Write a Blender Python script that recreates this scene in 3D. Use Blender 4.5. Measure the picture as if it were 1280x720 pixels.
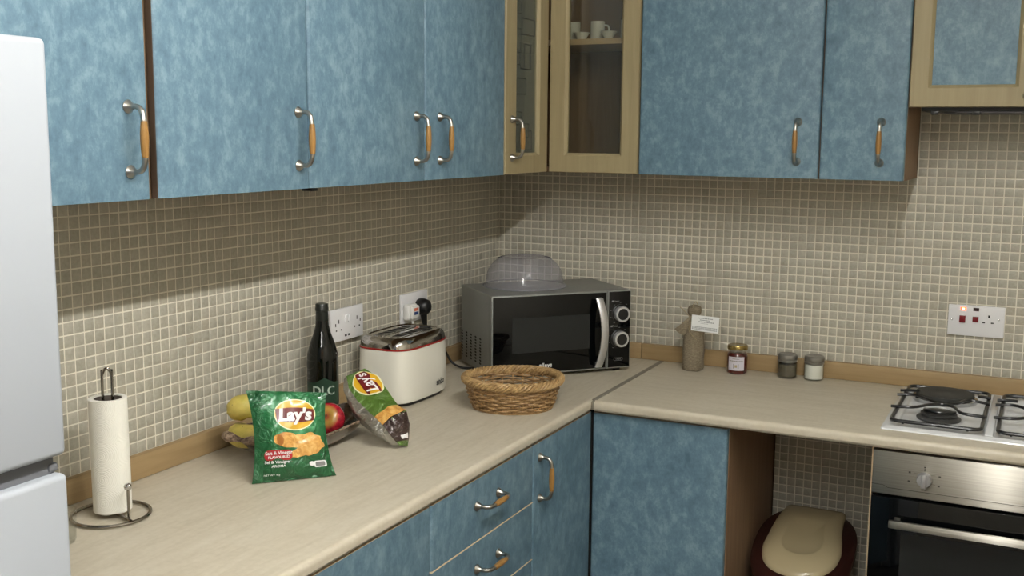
import bpy, bmesh, math, random
from mathutils import Vector, Matrix, noise
random.seed(7)
PI = math.pi
S = bpy.context.scene
COL = S.collection
for o in list(bpy.data.objects): bpy.data.objects.remove(o)

# ------------------------------------------------------------------ camera
cd = bpy.data.cameras.new('camera'); camo = bpy.data.objects.new('camera', cd); COL.objects.link(camo)
cd.sensor_width = 36; cd.lens = 1363.7/1280*36; cd.clip_start = .05
Fv = Vector((-0.43591605, 0.88887512, -0.14099014)); Rv = Vector((0.89727754, 0.44138503, 0.00850057)); Uv = Vector((-0.06978688, 0.12280175, 0.98997451))
M = Matrix((Rv, Uv, -Fv)).transposed().to_4x4(); M.translation = Vector((1.65555, -3.27423, 1.61379)); camo.matrix_world = M
S.camera = camo
# ------------------------------------------------------------------ world, exposure, lamp strengths
S.view_settings.view_transform = 'Standard'; S.view_settings.look = 'None'; S.view_settings.gamma = 1
S.view_settings.use_curve_mapping = False; S.view_settings.exposure = 0.0
TUBE_STRENGTH = 255.0; TUBE_COLOR = (1.0, 0.985, 0.95)
W = bpy.data.worlds.new('world'); S.world = W; W.use_nodes = True
W.node_tree.nodes['Background'].inputs[0].default_value = (.75, .85, 1, 1); W.node_tree.nodes['Background'].inputs[1].default_value = .5

# ------------------------------------------------------------------ material helpers
def srgb(r, g, b):
    f = lambda c: (c/255/12.92) if c/255 <= .04045 else ((c/255+.055)/1.055)**2.4
    return (f(r), f(g), f(b), 1)
class NT:
    def __init__(s, name):
        s.m = bpy.data.materials.new(name); s.m.use_nodes = True; s.t = s.m.node_tree; s.b = s.t.nodes['Principled BSDF']
    def n(s, ty, **kw):
        x = s.t.nodes.new(ty)
        for k, v in kw.items():
            if k.startswith('_'): setattr(x, k[1:], v)
            else:
                kk = int(k[1:]) if k[0] == 'i' and k[1:].isdigit() else k.replace('__', ' ')
                x.inputs[kk].default_value = v
        return x
    def l(s, a, b): s.t.links.new(a, b)
    def base(s, rough=.5, metal=0, color=None, spec=None, coat=None, trans=None, ior=None, alpha=None):
        i = s.b.inputs; i['Roughness'].default_value = rough; i['Metallic'].default_value = metal
        if color: i['Base Color'].default_value = color
        if spec is not None: i['Specular IOR Level'].default_value = spec
        if coat is not None: i['Coat Weight'].default_value = coat; i['Coat Roughness'].default_value = .08
        if trans is not None: i['Transmission Weight'].default_value = trans
        if ior is not None: i['IOR'].default_value = ior
        if alpha is not None: i['Alpha'].default_value = alpha
        return s
    def pos(s, scale=(1, 1, 1), obj=False):
        mp = s.n('ShaderNodeMapping'); mp.inputs['Scale'].default_value = scale
        if obj: s.l(s.n('ShaderNodeTexCoord').outputs['Object'], mp.inputs[0])
        else: s.l(s.n('ShaderNodeNewGeometry').outputs['Position'], mp.inputs[0])
        return mp.outputs[0]
    def noise(s, vec, scale, detail=3, rough=.5, dist=0):
        x = s.n('ShaderNodeTexNoise', Scale=scale, Detail=detail, Roughness=rough, Distortion=dist); s.l(vec, x.inputs['Vector']); return x.outputs['Fac']
    def ramp(s, fac, stops):
        r = s.n('ShaderNodeValToRGB'); e = r.color_ramp.elements
        while len(e) < len(stops): e.new(.5)
        for q, (p_, c) in zip(e, stops): q.position = p_; q.color = c
        s.l(fac, r.inputs[0]); return r.outputs[0]
    def mix(s, fac, a, b, mode='MIX'):
        x = s.n('ShaderNodeMix', _data_type='RGBA', _blend_type=mode)
        for v, k in ((fac, 0), (a, 6), (b, 7)):
            if isinstance(v, (int, float)): x.inputs[k].default_value = v
            elif isinstance(v, tuple): x.inputs[k].default_value = v
            else: s.l(v, x.inputs[k])
        return x.outputs[2]
    def col(s, c): s.l(c, s.b.inputs['Base Color']); return s
    def bump(s, h, strength=.3, dist=.001):
        x = s.n('ShaderNodeBump', Strength=strength, Distance=dist); s.l(h, x.inputs['Height']); s.l(x.outputs[0], s.b.inputs['Normal']); return s
def plain(name, c, rough=.5, metal=0, **k): return NT(name).base(rough, metal, srgb(*c), **k).m

MAT = {}
def blue_laminate(name, sx, d, m, l):
    t = NT(name).base(.42, spec=.35); v = t.pos(sx)
    a = t.noise(v, 34, 6, .7, .15); b = t.noise(v, 5.5, 3, .6, .1); c = t.noise(v, 85, 3, .7, .3)
    f = t.n('ShaderNodeMath', _operation='MULTIPLY_ADD', i1=.62, i2=.0); t.l(a, f.inputs[0])
    g = t.n('ShaderNodeMath', _operation='MULTIPLY_ADD', i1=.2); t.l(b, g.inputs[0]); t.l(f.outputs[0], g.inputs[2])
    h = t.n('ShaderNodeMath', _operation='MULTIPLY_ADD', i1=.18); t.l(c, h.inputs[0]); t.l(g.outputs[0], h.inputs[2])
    t.col(t.ramp(h.outputs[0], [(.36, srgb(*d)), (.5, srgb(*m)), (.66, srgb(*l))])); t.bump(a, .06, .001); return t.m
MAT['blue'] = blue_laminate('blue_laminate', (1, 1, .75), (78, 103, 120), (97, 124, 139), (128, 153, 165))
def wood(name, c1, c2, axis, rough=.5, sc=1):
    t = NT(name).base(rough, spec=.35); s = [60*sc, 60*sc, 60*sc]; s[axis] = 3*sc
    v = t.pos(tuple(s)); f = t.noise(v, 1, 5, .6, .8); g = t.noise(t.pos((4, 4, 4)), 1, 2)
    c = t.ramp(f, [(.3, srgb(*c1)), (.7, srgb(*c2))]); t.col(t.mix(g, c, srgb(*c1), 'MULTIPLY') if False else c); t.bump(f, .08, .001); return t.m
MAT['beech_x'] = wood('beech_along_x', (148, 124, 88), (164, 140, 102), 0)
MAT['beech_y'] = wood('beech_along_y', (148, 124, 88), (164, 140, 102), 1)
MAT['carcass'] = wood('brown_board', (124, 98, 74), (140, 114, 88), 2, .6)
MAT['edge_lit'] = plain('lit_edge_band', (214, 194, 160), .5)  # paler copy of the door edge colour, for lamplit drawer tops
MAT['gap_brown'] = plain('dark_brown_edge', (74, 58, 44), .6)
MAT['edge'] = plain('door_edge_band', (190, 166, 134), .5)
MAT['pale_wood'] = wood('pale_oak_frame', (143, 130, 98), (156, 143, 110), 2, .4)
MAT['gripwood'] = wood('handle_grip_wood', (134, 98, 52), (156, 118, 66), 2, .3, 3)
MAT['nickel'] = plain('brushed_nickel', (168, 165, 158), .3, 1)
MAT['chrome'] = plain('chrome', (205, 205, 205), .08, 1)
MAT['darkchrome'] = plain('dark_chrome_wire', (150, 145, 138), .16, 1)
MAT['white_plastic'] = plain('white_plastic', (226, 226, 228), .35)
MAT['fridge'] = plain('white_fridge_enamel', (164, 169, 175), .38, spec=.4)
MAT['grey_seal'] = plain('grey_door_seal', (96, 98, 102), .7)
MAT['black'] = plain('black_plastic', (16, 16, 17), .4)
MAT['rubber'] = plain('black_rubber', (20, 20, 20), .6)
MAT['gloss_black'] = plain('black_glass', (4, 5, 6), .04, spec=.28)
MAT['dark_window'] = plain('dark_mesh_window', (30, 32, 32), .12, spec=.28)
MAT['white_print'] = plain('white_print', (225, 225, 225), .5)
MAT['grey_print'] = plain('grey_print', (120, 120, 120), .5)
MAT['red'] = plain('red_trim', (150, 30, 28), .35)
MAT['red_switch'] = plain('dark_red_switch', (110, 18, 26), .25)
MAT['black_iron'] = plain('black_enamelled_iron', (18, 18, 18), .28)
MAT['burner'] = plain('burner_grey', (58, 58, 57), .5)
MAT['plate_iron'] = plain('hotplate_iron', (46, 46, 43), .62)
MAT['enamel'] = plain('white_hob_enamel', (224, 226, 228), .2, coat=.3)
MAT['brown_plastic'] = plain('maroon_plastic', (46, 22, 19), .25, coat=.3)
MAT['cream_plastic'] = plain('cream_plastic', (176, 162, 128), .22, coat=.3)
MAT['cup'] = plain('white_china', (225, 226, 224), .2)
MAT['clear'] = NT('clear_glass').base(.02, trans=1, ior=1.45, color=(.97, .98, .97, 1)).m
MAT['lid_plastic'] = None
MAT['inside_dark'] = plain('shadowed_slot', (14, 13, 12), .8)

def mk():
    # grout / plaster
    t = NT('cream_grout').base(.8); f = t.noise(t.pos(), 60, 4); t.col(t.ramp(f, [(.3, srgb(222, 217, 201)), (.7, srgb(230, 225, 210))])).bump(f, .2); MAT['grout'] = t.m
    t = NT('cream_wall_paint').base(.8); f = t.noise(t.pos(), 40, 4); t.col(t.ramp(f, [(.3, srgb(214, 208, 192)), (.7, srgb(220, 214, 200))])).bump(f, .1); MAT['paint'] = t.m
    # mosaic tile, one tint per tile (cell of the 25 mm grid)
    t = NT('grey_beige_mosaic').base(.36, spec=.4)
    v = t.pos((40, 40, 40)); ad = t.n('ShaderNodeVectorMath', _operation='ADD'); ad.inputs[1].default_value = (.2, 0.0, 0); t.l(v, ad.inputs[0])
    fl = t.n('ShaderNodeVectorMath', _operation='FLOOR'); t.l(ad.outputs[0], fl.inputs[0])
    wn = t.n('ShaderNodeTexWhiteNoise', _noise_dimensions='3D'); t.l(fl.outputs[0], wn.inputs[0])
    c = t.ramp(wn.outputs[0], [(0, srgb(162, 158, 143)), (.5, srgb(171, 167, 152)), (.85, srgb(178, 173, 158)), (1, srgb(168, 160, 142))])
    f = t.noise(t.pos(), 120, 4, .6); c = t.mix(.35, c, t.ramp(f, [(.3, srgb(150, 148, 134)), (.7, srgb(196, 192, 178))])); t.col(c).bump(f, .12); MAT['tile'] = t.m
    for ax in (0, 1):
        t = NT('worktop_streaked_cream_%d' % ax).base(.4, spec=.4); s = [38, 38, 38]; s[ax] = 5
        f = t.noise(t.pos(tuple(s)), 1, 5, .65, 1.2); g = t.noise(t.pos(), 90, 3)
        c = t.ramp(f, [(.28, srgb(182, 172, 151)), (.5, srgb(194, 185, 165)), (.72, srgb(201, 193, 175))]); c = t.mix(.2, c, t.ramp(g, [(.3, srgb(172, 164, 146)), (.7, srgb(206, 199, 184))])); t.col(c).bump(g, .05); MAT['worktop%d' % ax] = t.m
    t = NT('floor_tiles').base(.4); f = t.noise(t.pos(), 8, 4); t.col(t.ramp(f, [(.3, srgb(74, 66, 58)), (.7, srgb(90, 80, 70))])); MAT['floor'] = t.m
    t = NT('brushed_steel').base(.46, 1); f = t.noise(t.pos((2, 2, 400)), 1, 3); t.col(t.ramp(f, [(.3, srgb(166, 162, 152)), (.7, srgb(182, 178, 168))])); t.b.inputs['Anisotropic'].default_value = 1.0; t.b.inputs['Anisotropic Rotation'].default_value = .25; tg_ = t.n('ShaderNodeTangent', _direction_type='RADIAL', _axis='Z'); t.l(tg_.outputs[0], t.b.inputs['Tangent']); t.bump(f, .03); MAT['steel'] = t.m
    t = NT('silver_painted_metal').base(.38, .25); f = t.noise(t.pos(), 400, 2); t.col(t.ramp(f, [(.3, srgb(124, 126, 122)), (.7, srgb(134, 136, 132))])); MAT['silver'] = t.m
    # paper towel
    t = NT('embossed_paper').base(.9, color=srgb(238, 236, 226)); w = t.n('ShaderNodeTexWave', _wave_type='RINGS', _rings_direction='SPHERICAL', Scale=95)
    v = t.n('ShaderNodeVectorMath', _operation='MODULO'); ab = t.n('ShaderNodeVectorMath', _operation='ADD'); ab.inputs[1].default_value = (1, 1, 0)
    t.l(t.pos(obj=True), ab.inputs[0]); t.l(ab.outputs[0], v.inputs[0]); v.inputs[1].default_value = (.045, .045, .045)
    sb = t.n('ShaderNodeVectorMath', _operation='SUBTRACT'); sb.inputs[1].default_value = (.022, .022, .022); t.l(v.outputs[0], sb.inputs[0]); t.l(sb.outputs[0], w.inputs[0])
    t.bump(w.outputs['Fac'], .5, .0008); MAT['paper'] = t.m
    # burlap
    t = NT('grey_burlap').base(.95); f = t.noise(t.pos((1, 1, 3), True), 160, 3, .7); c = t.ramp(f, [(.3, srgb(100, 90, 72)), (.7, srgb(152, 140, 118))]); t.col(c).bump(f, .9, .002); MAT['burlap'] = t.m
    # wicker
    for nm, a, b in (('wicker', (112, 84, 50), (178, 144, 98)), ('wicker_rim', (126, 96, 58), (190, 158, 108))):
        t = NT(nm).base(.55); f = t.noise(t.pos((1, 1, 1), True), 90, 4, .7); t.col(t.ramp(f, [(.28, srgb(*a)), (.7, srgb(*b))])).bump(f, .4, .001); MAT[nm] = t.m
    # dark polished wood of the bowl and its pale bark edge
    t = NT('dark_glossy_bowl').base(.16, coat=.6); f = t.noise(t.pos((1, .35, 1), True), 40, 4, .6, 1); t.col(t.ramp(f, [(.3, srgb(40, 30, 22)), (.6, srgb(84, 66, 46)), (.8, srgb(104, 88, 60))])).bump(f, .25, .002); MAT['bowl'] = t.m
    t = NT('pale_bark_edge').base(.85); f = t.noise(t.pos((1, 1, 1), True), 90, 4, .7); t.col(t.ramp(f, [(.35, srgb(70, 52, 42)), (.55, srgb(150, 128, 108)), (.75, srgb(196, 178, 156))])).bump(f, 1, .003); MAT['bark'] = t.m
    # fruit
    t = NT('banana_skin').base(.5); f = t.noise(t.pos(), 25, 3, .6); g = t.noise(t.pos(), 140, 2); c = t.ramp(f, [(.35, srgb(178, 164, 76)), (.6, srgb(208, 188, 98))]); c = t.mix(t.ramp(g, [(.27, (1, 1, 1, 1)), (.3, (0, 0, 0, 1))]), c, srgb(84, 66, 34)); t.col(c); MAT['banana'] = t.m
    t = NT('apple_skin').base(.22, coat=.4); sp = t.n('ShaderNodeSeparateXYZ'); tc = t.n('ShaderNodeTexCoord'); t.l(tc.outputs['Object'], sp.inputs[0])
    f = t.noise(t.pos((1, 1, .3), True), 120, 3, .6); c = t.ramp(f, [(.3, srgb(120, 16, 30)), (.6, srgb(172, 34, 48)), (.85, srgb(206, 90, 80))])
    mr = t.n('ShaderNodeMapRange'); t.l(sp.outputs[2], mr.inputs[0]); mr.inputs[1].default_value = .022; mr.inputs[2].default_value = .032
    t.col(t.mix(mr.outputs[0], c, srgb(176, 160, 70))); MAT['apple'] = t.m
    # bottle glass
    MAT['bottle'] = plain('near_black_green_glass', (5, 8, 6), .05, spec=.4, coat=.1)
    MAT['cap'] = plain('black_capsule', (20, 26, 22), .35)
    MAT['bottle_label'] = plain('dark_green_label', (20, 52, 34), .5)
    # crisp bags
    def foil(nm, c, r=.3):
        t = NT(nm).base(r, .15, srgb(*c), coat=.5); f = t.noise(t.pos(obj=True), 34, 2, .5, 2.5); t.bump(f, .8, .008); return t
    MAT['foil_green2'] = foil('green_foil_print', (84, 116, 46)).m
    MAT['foil_brown'] = foil('dark_brown_foil_print', (52, 34, 30), .2).m
    t = foil('silver_foil', (176, 174, 168), .28); t.b.inputs['Metallic'].default_value = .85; MAT['foil_silver'] = t.m
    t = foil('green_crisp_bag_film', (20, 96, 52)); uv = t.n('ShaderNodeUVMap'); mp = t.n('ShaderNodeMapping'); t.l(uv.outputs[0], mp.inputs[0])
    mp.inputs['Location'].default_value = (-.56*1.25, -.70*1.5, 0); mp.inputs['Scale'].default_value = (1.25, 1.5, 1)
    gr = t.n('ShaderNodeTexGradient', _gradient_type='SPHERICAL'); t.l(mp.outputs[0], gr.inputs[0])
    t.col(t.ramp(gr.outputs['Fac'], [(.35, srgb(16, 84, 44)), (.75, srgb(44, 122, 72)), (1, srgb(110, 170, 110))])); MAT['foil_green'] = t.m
    for nm, c in (('cream_print', (232, 232, 190)), ('yellow_print', (214, 168, 40)), ('maroon_print', (98, 22, 26)), ('crisp_print', (206, 152, 78)), ('crisp_dark_print', (168, 108, 48)), ('redpill_print', (160, 28, 34)), ('gold_print', (176, 124, 48)), ('film_white', (236, 236, 236))):
        MAT[nm] = plain(nm, c, .3, coat=.4)
    t = NT('crisp_picture').base(.3, coat=.4); f = t.noise(t.pos(), 60, 3, .6, 1); t.col(t.ramp(f, [(.3, srgb(178, 118, 52)), (.5, srgb(212, 160, 84)), (.72, srgb(236, 200, 128))])); MAT['crisp_print'] = t.m
    # jams
    MAT['jam'] = plain('dark_red_jam', (74, 22, 16), .15, coat=.6)
    MAT['gold_lid'] = plain('golden_lid', (150, 130, 78), .25, .8)
    MAT['pepper'] = plain('ground_pepper', (98, 90, 72), .9)
    MAT['salt'] = plain('white_salt', (232, 230, 220), .9)
    MAT['smoke_lid'] = plain('smoky_chrome_lid', (138, 136, 130), .3, .6)
    MAT['label_paper'] = plain('lilac_label_paper', (206, 202, 212), .6)
    MAT['card'] = plain('white_card', (236, 238, 238), .5)
    MAT['olive_print'] = plain('olive_print', (96, 92, 60), .6)
    MAT['blue_print'] = plain('blue_print', (34, 60, 110), .5)
    MAT['orange_print'] = plain('orange_print', (206, 110, 80), .5)
    t = NT('lit_red_neon').base(.3, color=srgb(200, 40, 20)); t.b.inputs['Emission Color'].default_value = (1, .16, .05, 1); t.b.inputs['Emission Strength'].default_value = 2.2; MAT['neon'] = t.m
    t = NT('lit_neon_core').base(.3, color=srgb(255, 120, 60)); t.b.inputs['Emission Color'].default_value = (1, .42, .22, 1); t.b.inputs['Emission Strength'].default_value = 5; MAT['neon_core'] = t.m
    # smoky cabinet glass: mostly clear, partly reflecting
    def thin(nm, tint, gl, rough=.05, diff=None, df=0):
        t = NT(nm); nt = t.t; nt.nodes.remove(t.b); out = [n for n in nt.nodes if n.type == 'OUTPUT_MATERIAL'][0]
        tr = t.n('ShaderNodeBsdfTransparent'); tr.inputs[0].default_value = tint; g = t.n('ShaderNodeBsdfGlossy'); g.inputs['Roughness'].default_value = rough
        fr = t.n('ShaderNodeLayerWeight', Blend=.12); mx = t.n('ShaderNodeMixShader'); t.l(fr.outputs['Facing'], mx.inputs[0]); pw_ = t.n('ShaderNodeMath', _operation='MULTIPLY_ADD', i1=.5, i2=.03); t.l(fr.outputs['Facing'], pw_.inputs[0]); t.l(pw_.outputs[0], mx.inputs[0]); t.l(tr.outputs[0], mx.inputs[1]); t.l(g.outputs[0], mx.inputs[2]); o = mx.outputs[0]
        if df:
            d = t.n('ShaderNodeBsdfDiffuse'); d.inputs[0].default_value = diff; m2 = t.n('ShaderNodeMixShader'); m2.inputs[0].default_value = df; t.l(o, m2.inputs[1]); t.l(d.outputs[0], m2.inputs[2]); o = m2.outputs[0]
        t.l(o, out.inputs[0]); return t.m
    MAT['pane'] = thin('cabinet_glass', (.84, .84, .78, 1), 1.5, .03, (.2, .2, .18, 1), .05)
    MAT['pane2'] = thin('frosted_cabinet_glass', (.66, .70, .64, 1), 1.5, .05, (.24, .26, .22, 1), .30)
    MAT['clear_thin'] = thin('thin_clear_glass', (.95, .96, .955, 1), 1.45, .03)
    MAT['lid_plastic'] = thin('milky_clear_plastic', (.84, .84, .88, 1), 1.5, .08, (.66, .66, .71, 1), .18)
    MAT['pane_line'] = plain('dark_grey_line', (44, 46, 42), .6)
    t = NT('tube_light'); t.b.inputs['Emission Color'].default_value = (*TUBE_COLOR, 1); t.b.inputs['Emission Strength'].default_value = TUBE_STRENGTH; t.b.inputs['Base Color'].default_value = (1, 1, 1, 1); MAT['tube'] = t.m
    MAT['plug_white'] = plain('white_plug', (224, 224, 220), .35)
mk()

# ------------------------------------------------------------------ object helpers
def finish(name, bm, mats, parent=None, loc=(0, 0, 0), rot=(0, 0, 0), sharp=38):
    me = bpy.data.meshes.new(name); bm.normal_update(); bm.to_mesh(me); bm.free()
    for m in (mats if isinstance(mats, (list, tuple)) else [mats]): me.materials.append(MAT[m] if isinstance(m, str) else m)
    for p_ in me.polygons: p_.use_smooth = True
    me.set_sharp_from_angle(angle=math.radians(sharp))
    o = bpy.data.objects.new(name, me); COL.objects.link(o); o.location = loc; o.rotation_euler = rot
    if parent: o.parent = parent
    return o
def thing(name, label, cat, loc=(0, 0, 0), rotz=0, group=None):
    o = bpy.data.objects.new(name, None); COL.objects.link(o); o.location = loc; o.rotation_euler = (0, 0, rotz); o.empty_display_size = .05
    o['label'] = label; o['category'] = cat
    if group: o['group'] = group
    return o
def tag(o, label, cat, group=None):
    o['label'] = label; o['category'] = cat
    if group: o['group'] = group
    return o
def struct(o): o['kind'] = 'structure'; return o
def wpart(name, bm, mats, parent, sharp=38):
    """mesh modelled in world coordinates under an unrotated thing"""
    bmesh.ops.translate(bm, verts=bm.verts, vec=-Vector(rootloc(parent)))
    return finish(name, bm, mats, parent, sharp=sharp)
def rootloc(o):
    v = Vector(o.location)
    while o.parent: o = o.parent; v += Vector(o.location)
    return v
def B(): return bmesh.new()
def setmi(bm, n0, mi):
    bm.faces.ensure_lookup_table()
    for f in bm.faces[n0:]: f.material_index = mi
def box(bm, a, b, bev=0, mi=0, seg=2, mat=None):
    n0 = len(bm.faces)
    t = bmesh.new(); r = bmesh.ops.create_cube(t, size=1)
    for v in t.verts: v.co = Vector([(a[i]+b[i])/2 + v.co[i]*(b[i]-a[i]) for i in range(3)])
    if bev: bmesh.ops.bevel(t, geom=t.edges[:], offset=bev, segments=seg, affect='EDGES', profile=.5)
    if mat: t.transform(mat)
    merge(bm, t, mi); return bm
def merge(bm, t, mi=None):
    vm = {v: bm.verts.new(v.co) for v in t.verts}
    for f in t.faces:
        try: nf = bm.faces.new([vm[v] for v in f.verts])
        except ValueError: continue
        nf.material_index = f.material_index if mi is None else mi
    t.free()
def ring(bm, pts): return [bm.verts.new(p) for p in pts]
def skin(bm, rings, close=True, mi=0, capa=False, capb=False):
    for r0, r1 in zip(rings[:-1], rings[1:]):
        n = len(r0)
        for i in range(n if close else n-1):
            f = bm.faces.new((r0[i], r0[(i+1) % n], r1[(i+1) % n], r1[i])); f.material_index = mi
    if capa: f = bm.faces.new(list(reversed(rings[0]))); f.material_index = mi
    if capb: f = bm.faces.new(rings[-1]); f.material_index = mi
def lathe(bm, prof, seg=32, mi=0, c=(0, 0, 0), axis='z', caps=True):
    rs = []
    for r, h in prof:
        pts = []
        for i in range(seg):
            a = 2*PI*i/seg; x, y = r*math.cos(a), r*math.sin(a)
            p = {'z': (x, y, h), 'x': (h, x, y), 'y': (y, h, x)}[axis]
            pts.append(Vector(p)+Vector(c))
        rs.append(ring(bm, pts))
    skin(bm, rs, True, mi, caps, caps); return bm
def tube(bm, path, r, seg=8, mi=0, closed=False, caps=True):
    P = [Vector(p) for p in path]; n = len(P); rr = r if isinstance(r, (list, tuple)) else [r]*n
    rs = []; prev = None
    for i in range(n):
        if closed: d = P[(i+1) % n]-P[i-1]
        else: d = P[min(i+1, n-1)]-P[max(i-1, 0)]
        d.normalize()
        if prev is None:
            up = Vector((0, 0, 1)) if abs(d.z) < .9 else Vector((1, 0, 0)); u = d.cross(up).normalized()
        else: u = (prev - d*prev.dot(d)); u = u.normalized() if u.length > 1e-6 else d.orthogonal().normalized()
        prev = u; w = d.cross(u)
        rs.append(ring(bm, [P[i]+u*rr[i]*math.cos(2*PI*k/seg)+w*rr[i]*math.sin(2*PI*k/seg) for k in range(seg)]))
    if closed:
        # find best twist alignment for the closing seam
        skin(bm, rs, True, mi)
        a, b = rs[-1], rs[0]; best = min(range(seg), key=lambda s: (a[0].co-b[s].co).length)
        skin(bm, [a, b[best:]+b[:best]], True, mi)
    else: skin(bm, rs, True, mi, caps, caps)
    return bm
def smooth_path(pts, k=6):
    P = [Vector(p) for p in pts]; out = []
    for i in range(len(P)-1):
        p0, p1, p2, p3 = P[max(i-1, 0)], P[i], P[i+1], P[min(i+2, len(P)-1)]
        for j in range(k):
            t = j/k; out.append(.5*((2*p1)+(p2-p0)*t+(2*p0-5*p1+4*p2-p3)*t*t+(3*p1-p0-3*p2+p3)*t**3))
    out.append(P[-1]); return out
def sellipse(ax, ay, e, n=48):
    pts = []
    for i in range(n):
        a = 2*PI*i/n; c, s = math.cos(a), math.sin(a)
        pts.append((ax*math.copysign(abs(c)**(2/e), c), ay*math.copysign(abs(s)**(2/e), s)))
    return pts
def rrect(w, h, r, k=5):
    pts = []
    for cx, cy, a0 in ((w/2-r, h/2-r, 0), (-w/2+r, h/2-r, PI/2), (-w/2+r, -h/2+r, PI), (w/2-r, -h/2+r, 1.5*PI)):
        for i in range(k+1): a = a0+PI/2*i/k; pts.append((cx+r*math.cos(a), cy+r*math.sin(a)))
    return pts
def text_bm(body, size, shear=0, bold=0, align='CENTER', extrude=0):
    cu = bpy.data.curves.new('t', 'FONT'); cu.body = body; cu.size = size; cu.shear = shear; cu.offset = bold; cu.align_x = align; cu.align_y = 'CENTER'; cu.extrude = extrude; cu.resolution_u = 4
    o = bpy.data.objects.new('t', cu); COL.objects.link(o); dg = bpy.context.evaluated_depsgraph_get(); me = bpy.data.meshes.new_from_object(o.evaluated_get(dg))
    bm = bmesh.new(); bm.from_mesh(me); bpy.data.objects.remove(o); bpy.data.curves.remove(cu); bpy.data.meshes.remove(me); return bm
def frame_mat(origin, right, up):
    r = Vector(right).normalized(); u = Vector(up).normalized(); n = r.cross(u); m = Matrix((r, u, n)).transposed().to_4x4(); m.translation = Vector(origin); return m
def put_text(bm, body, size, m, mi=0, **k):
    t = text_bm(body, size, **k); t.transform(m); merge(bm, t, mi)
def quad(bm, m, x0, y0, x1, y1, z=0, mi=0):
    f = bm.faces.new([bm.verts.new(m @ Vector(p)) for p in ((x0, y0, z), (x1, y0, z), (x1, y1, z), (x0, y1, z))]); f.material_index = mi

# ------------------------------------------------------------------ room shell
RX, RY, RZ = 3.3, -4.7, 2.52
def slab(name, a, b, m):
    bm = B(); box(bm, a, b); return struct(finish(name, bm, m))
wall_left = slab('wall_left', (-.12, RY, 0), (0, 0, RZ), 'grout')
wall_back = slab('wall_back', (-.12, 0, 0), (RX+.12, .12, RZ), 'grout')
slab('wall_right', (RX, RY, 0), (RX+.12, 0, RZ), 'paint')
slab('wall_front', (-.12, RY-.12, 0), (RX+.12, RY, RZ), 'paint')
slab('floor', (-.12, RY-.12, -.1), (RX+.12, .12, 0), 'floor')
slab('ceiling', (-.12, RY-.12, RZ), (RX+.12, .12, RZ+.1), plain('white_ceiling_paint', (240, 240, 236), .9))
# a wooden door in the wall behind the camera
bm = B(); box(bm, (1.95, RY, 0), (2.75, RY+.04, 2.05), .004)
for z0, z1 in ((.15, .95), (1.05, 1.9)): box(bm, (2.05, RY+.03, z0), (2.65, RY+.05, z1), .008)
d1 = struct(finish('door_1', bm, wood('reddish_door_wood', (120, 74, 44), (150, 98, 62), 2, .4)))
bm = B(); lathe(bm, [(.02, 0), (.012, .01), (.012, .04), (.026, .05), (.024, .07), (.001, .075)], 20, 0, (2.02, RY+.04, 1.02), 'y'); finish('door_handle', bm, 'nickel', d1)
# ceiling fluorescent lamp
def batten(y, lab):
    lamp = thing('ceiling_lamp', lab, 'lamp', (1.53, y, 2.40))
    bm = B(); box(bm, (-.035, -.66, .025), (.035, .66, .12), .006); finish('housing', bm, 'white_plastic', lamp)
    bm = B(); lathe(bm, [(.013, -.6), (.013, .6)], 16, 0, (0, 0, 0), 'y'); finish('tube', bm, 'tube', lamp)
    for s in (-1, 1):
        bm = B(); lathe(bm, [(.016, .6*s), (.016, .62*s)], 16, 0, (0, 0, 0), 'y'); box(bm, (-.012, .615*s-.012, -.01), (.012, .615*s+.012, .03)); finish('tube_holder', bm, 'white_plastic', lamp)
batten(-2.1, 'white batten fluorescent tube lamp under the ceiling nearer the corner')
batten(-3.65, 'added unseen fill lamp, a white batten tube under the ceiling farther from the corner')  # added fill lamp, lifts the back wall and softens its shadow

# ------------------------------------------------------------------ mosaic tiles
TP, TS, TH = .025, .0221, .0009
def tile_bm(bm, cx, cy, cz, ax, sw=1):
    h = TS/2; e = .0008
    def P(a, b, d): return (d, a*sw, b) if ax == 0 else (a*sw, -d, b)
    r0 = [(-h, -h), (h, -h), (h, h), (-h, h)]; k = h-e; r1 = [(-k, -k), (k, -k), (k, k), (-k, k)]
    V0 = [bm.verts.new(Vector((cx, cy, cz))+Vector(P(a, b, 0))) for a, b in r0]
    V1 = [bm.verts.new(Vector((cx, cy, cz))+Vector(P(a, b, TH*.6))) for a, b in r0]
    V2 = [bm.verts.new(Vector((cx, cy, cz))+Vector(P(a, b, TH))) for a, b in r1]
    for A_, B_ in ((V0, V1), (V1, V2)):
        for i in range(4):
            q = (A_[i], A_[(i+1) % 4], B_[(i+1) % 4], B_[i]); bm.faces.new(q if ax == 0 else q)
    bm.faces.new(V2)
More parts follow.
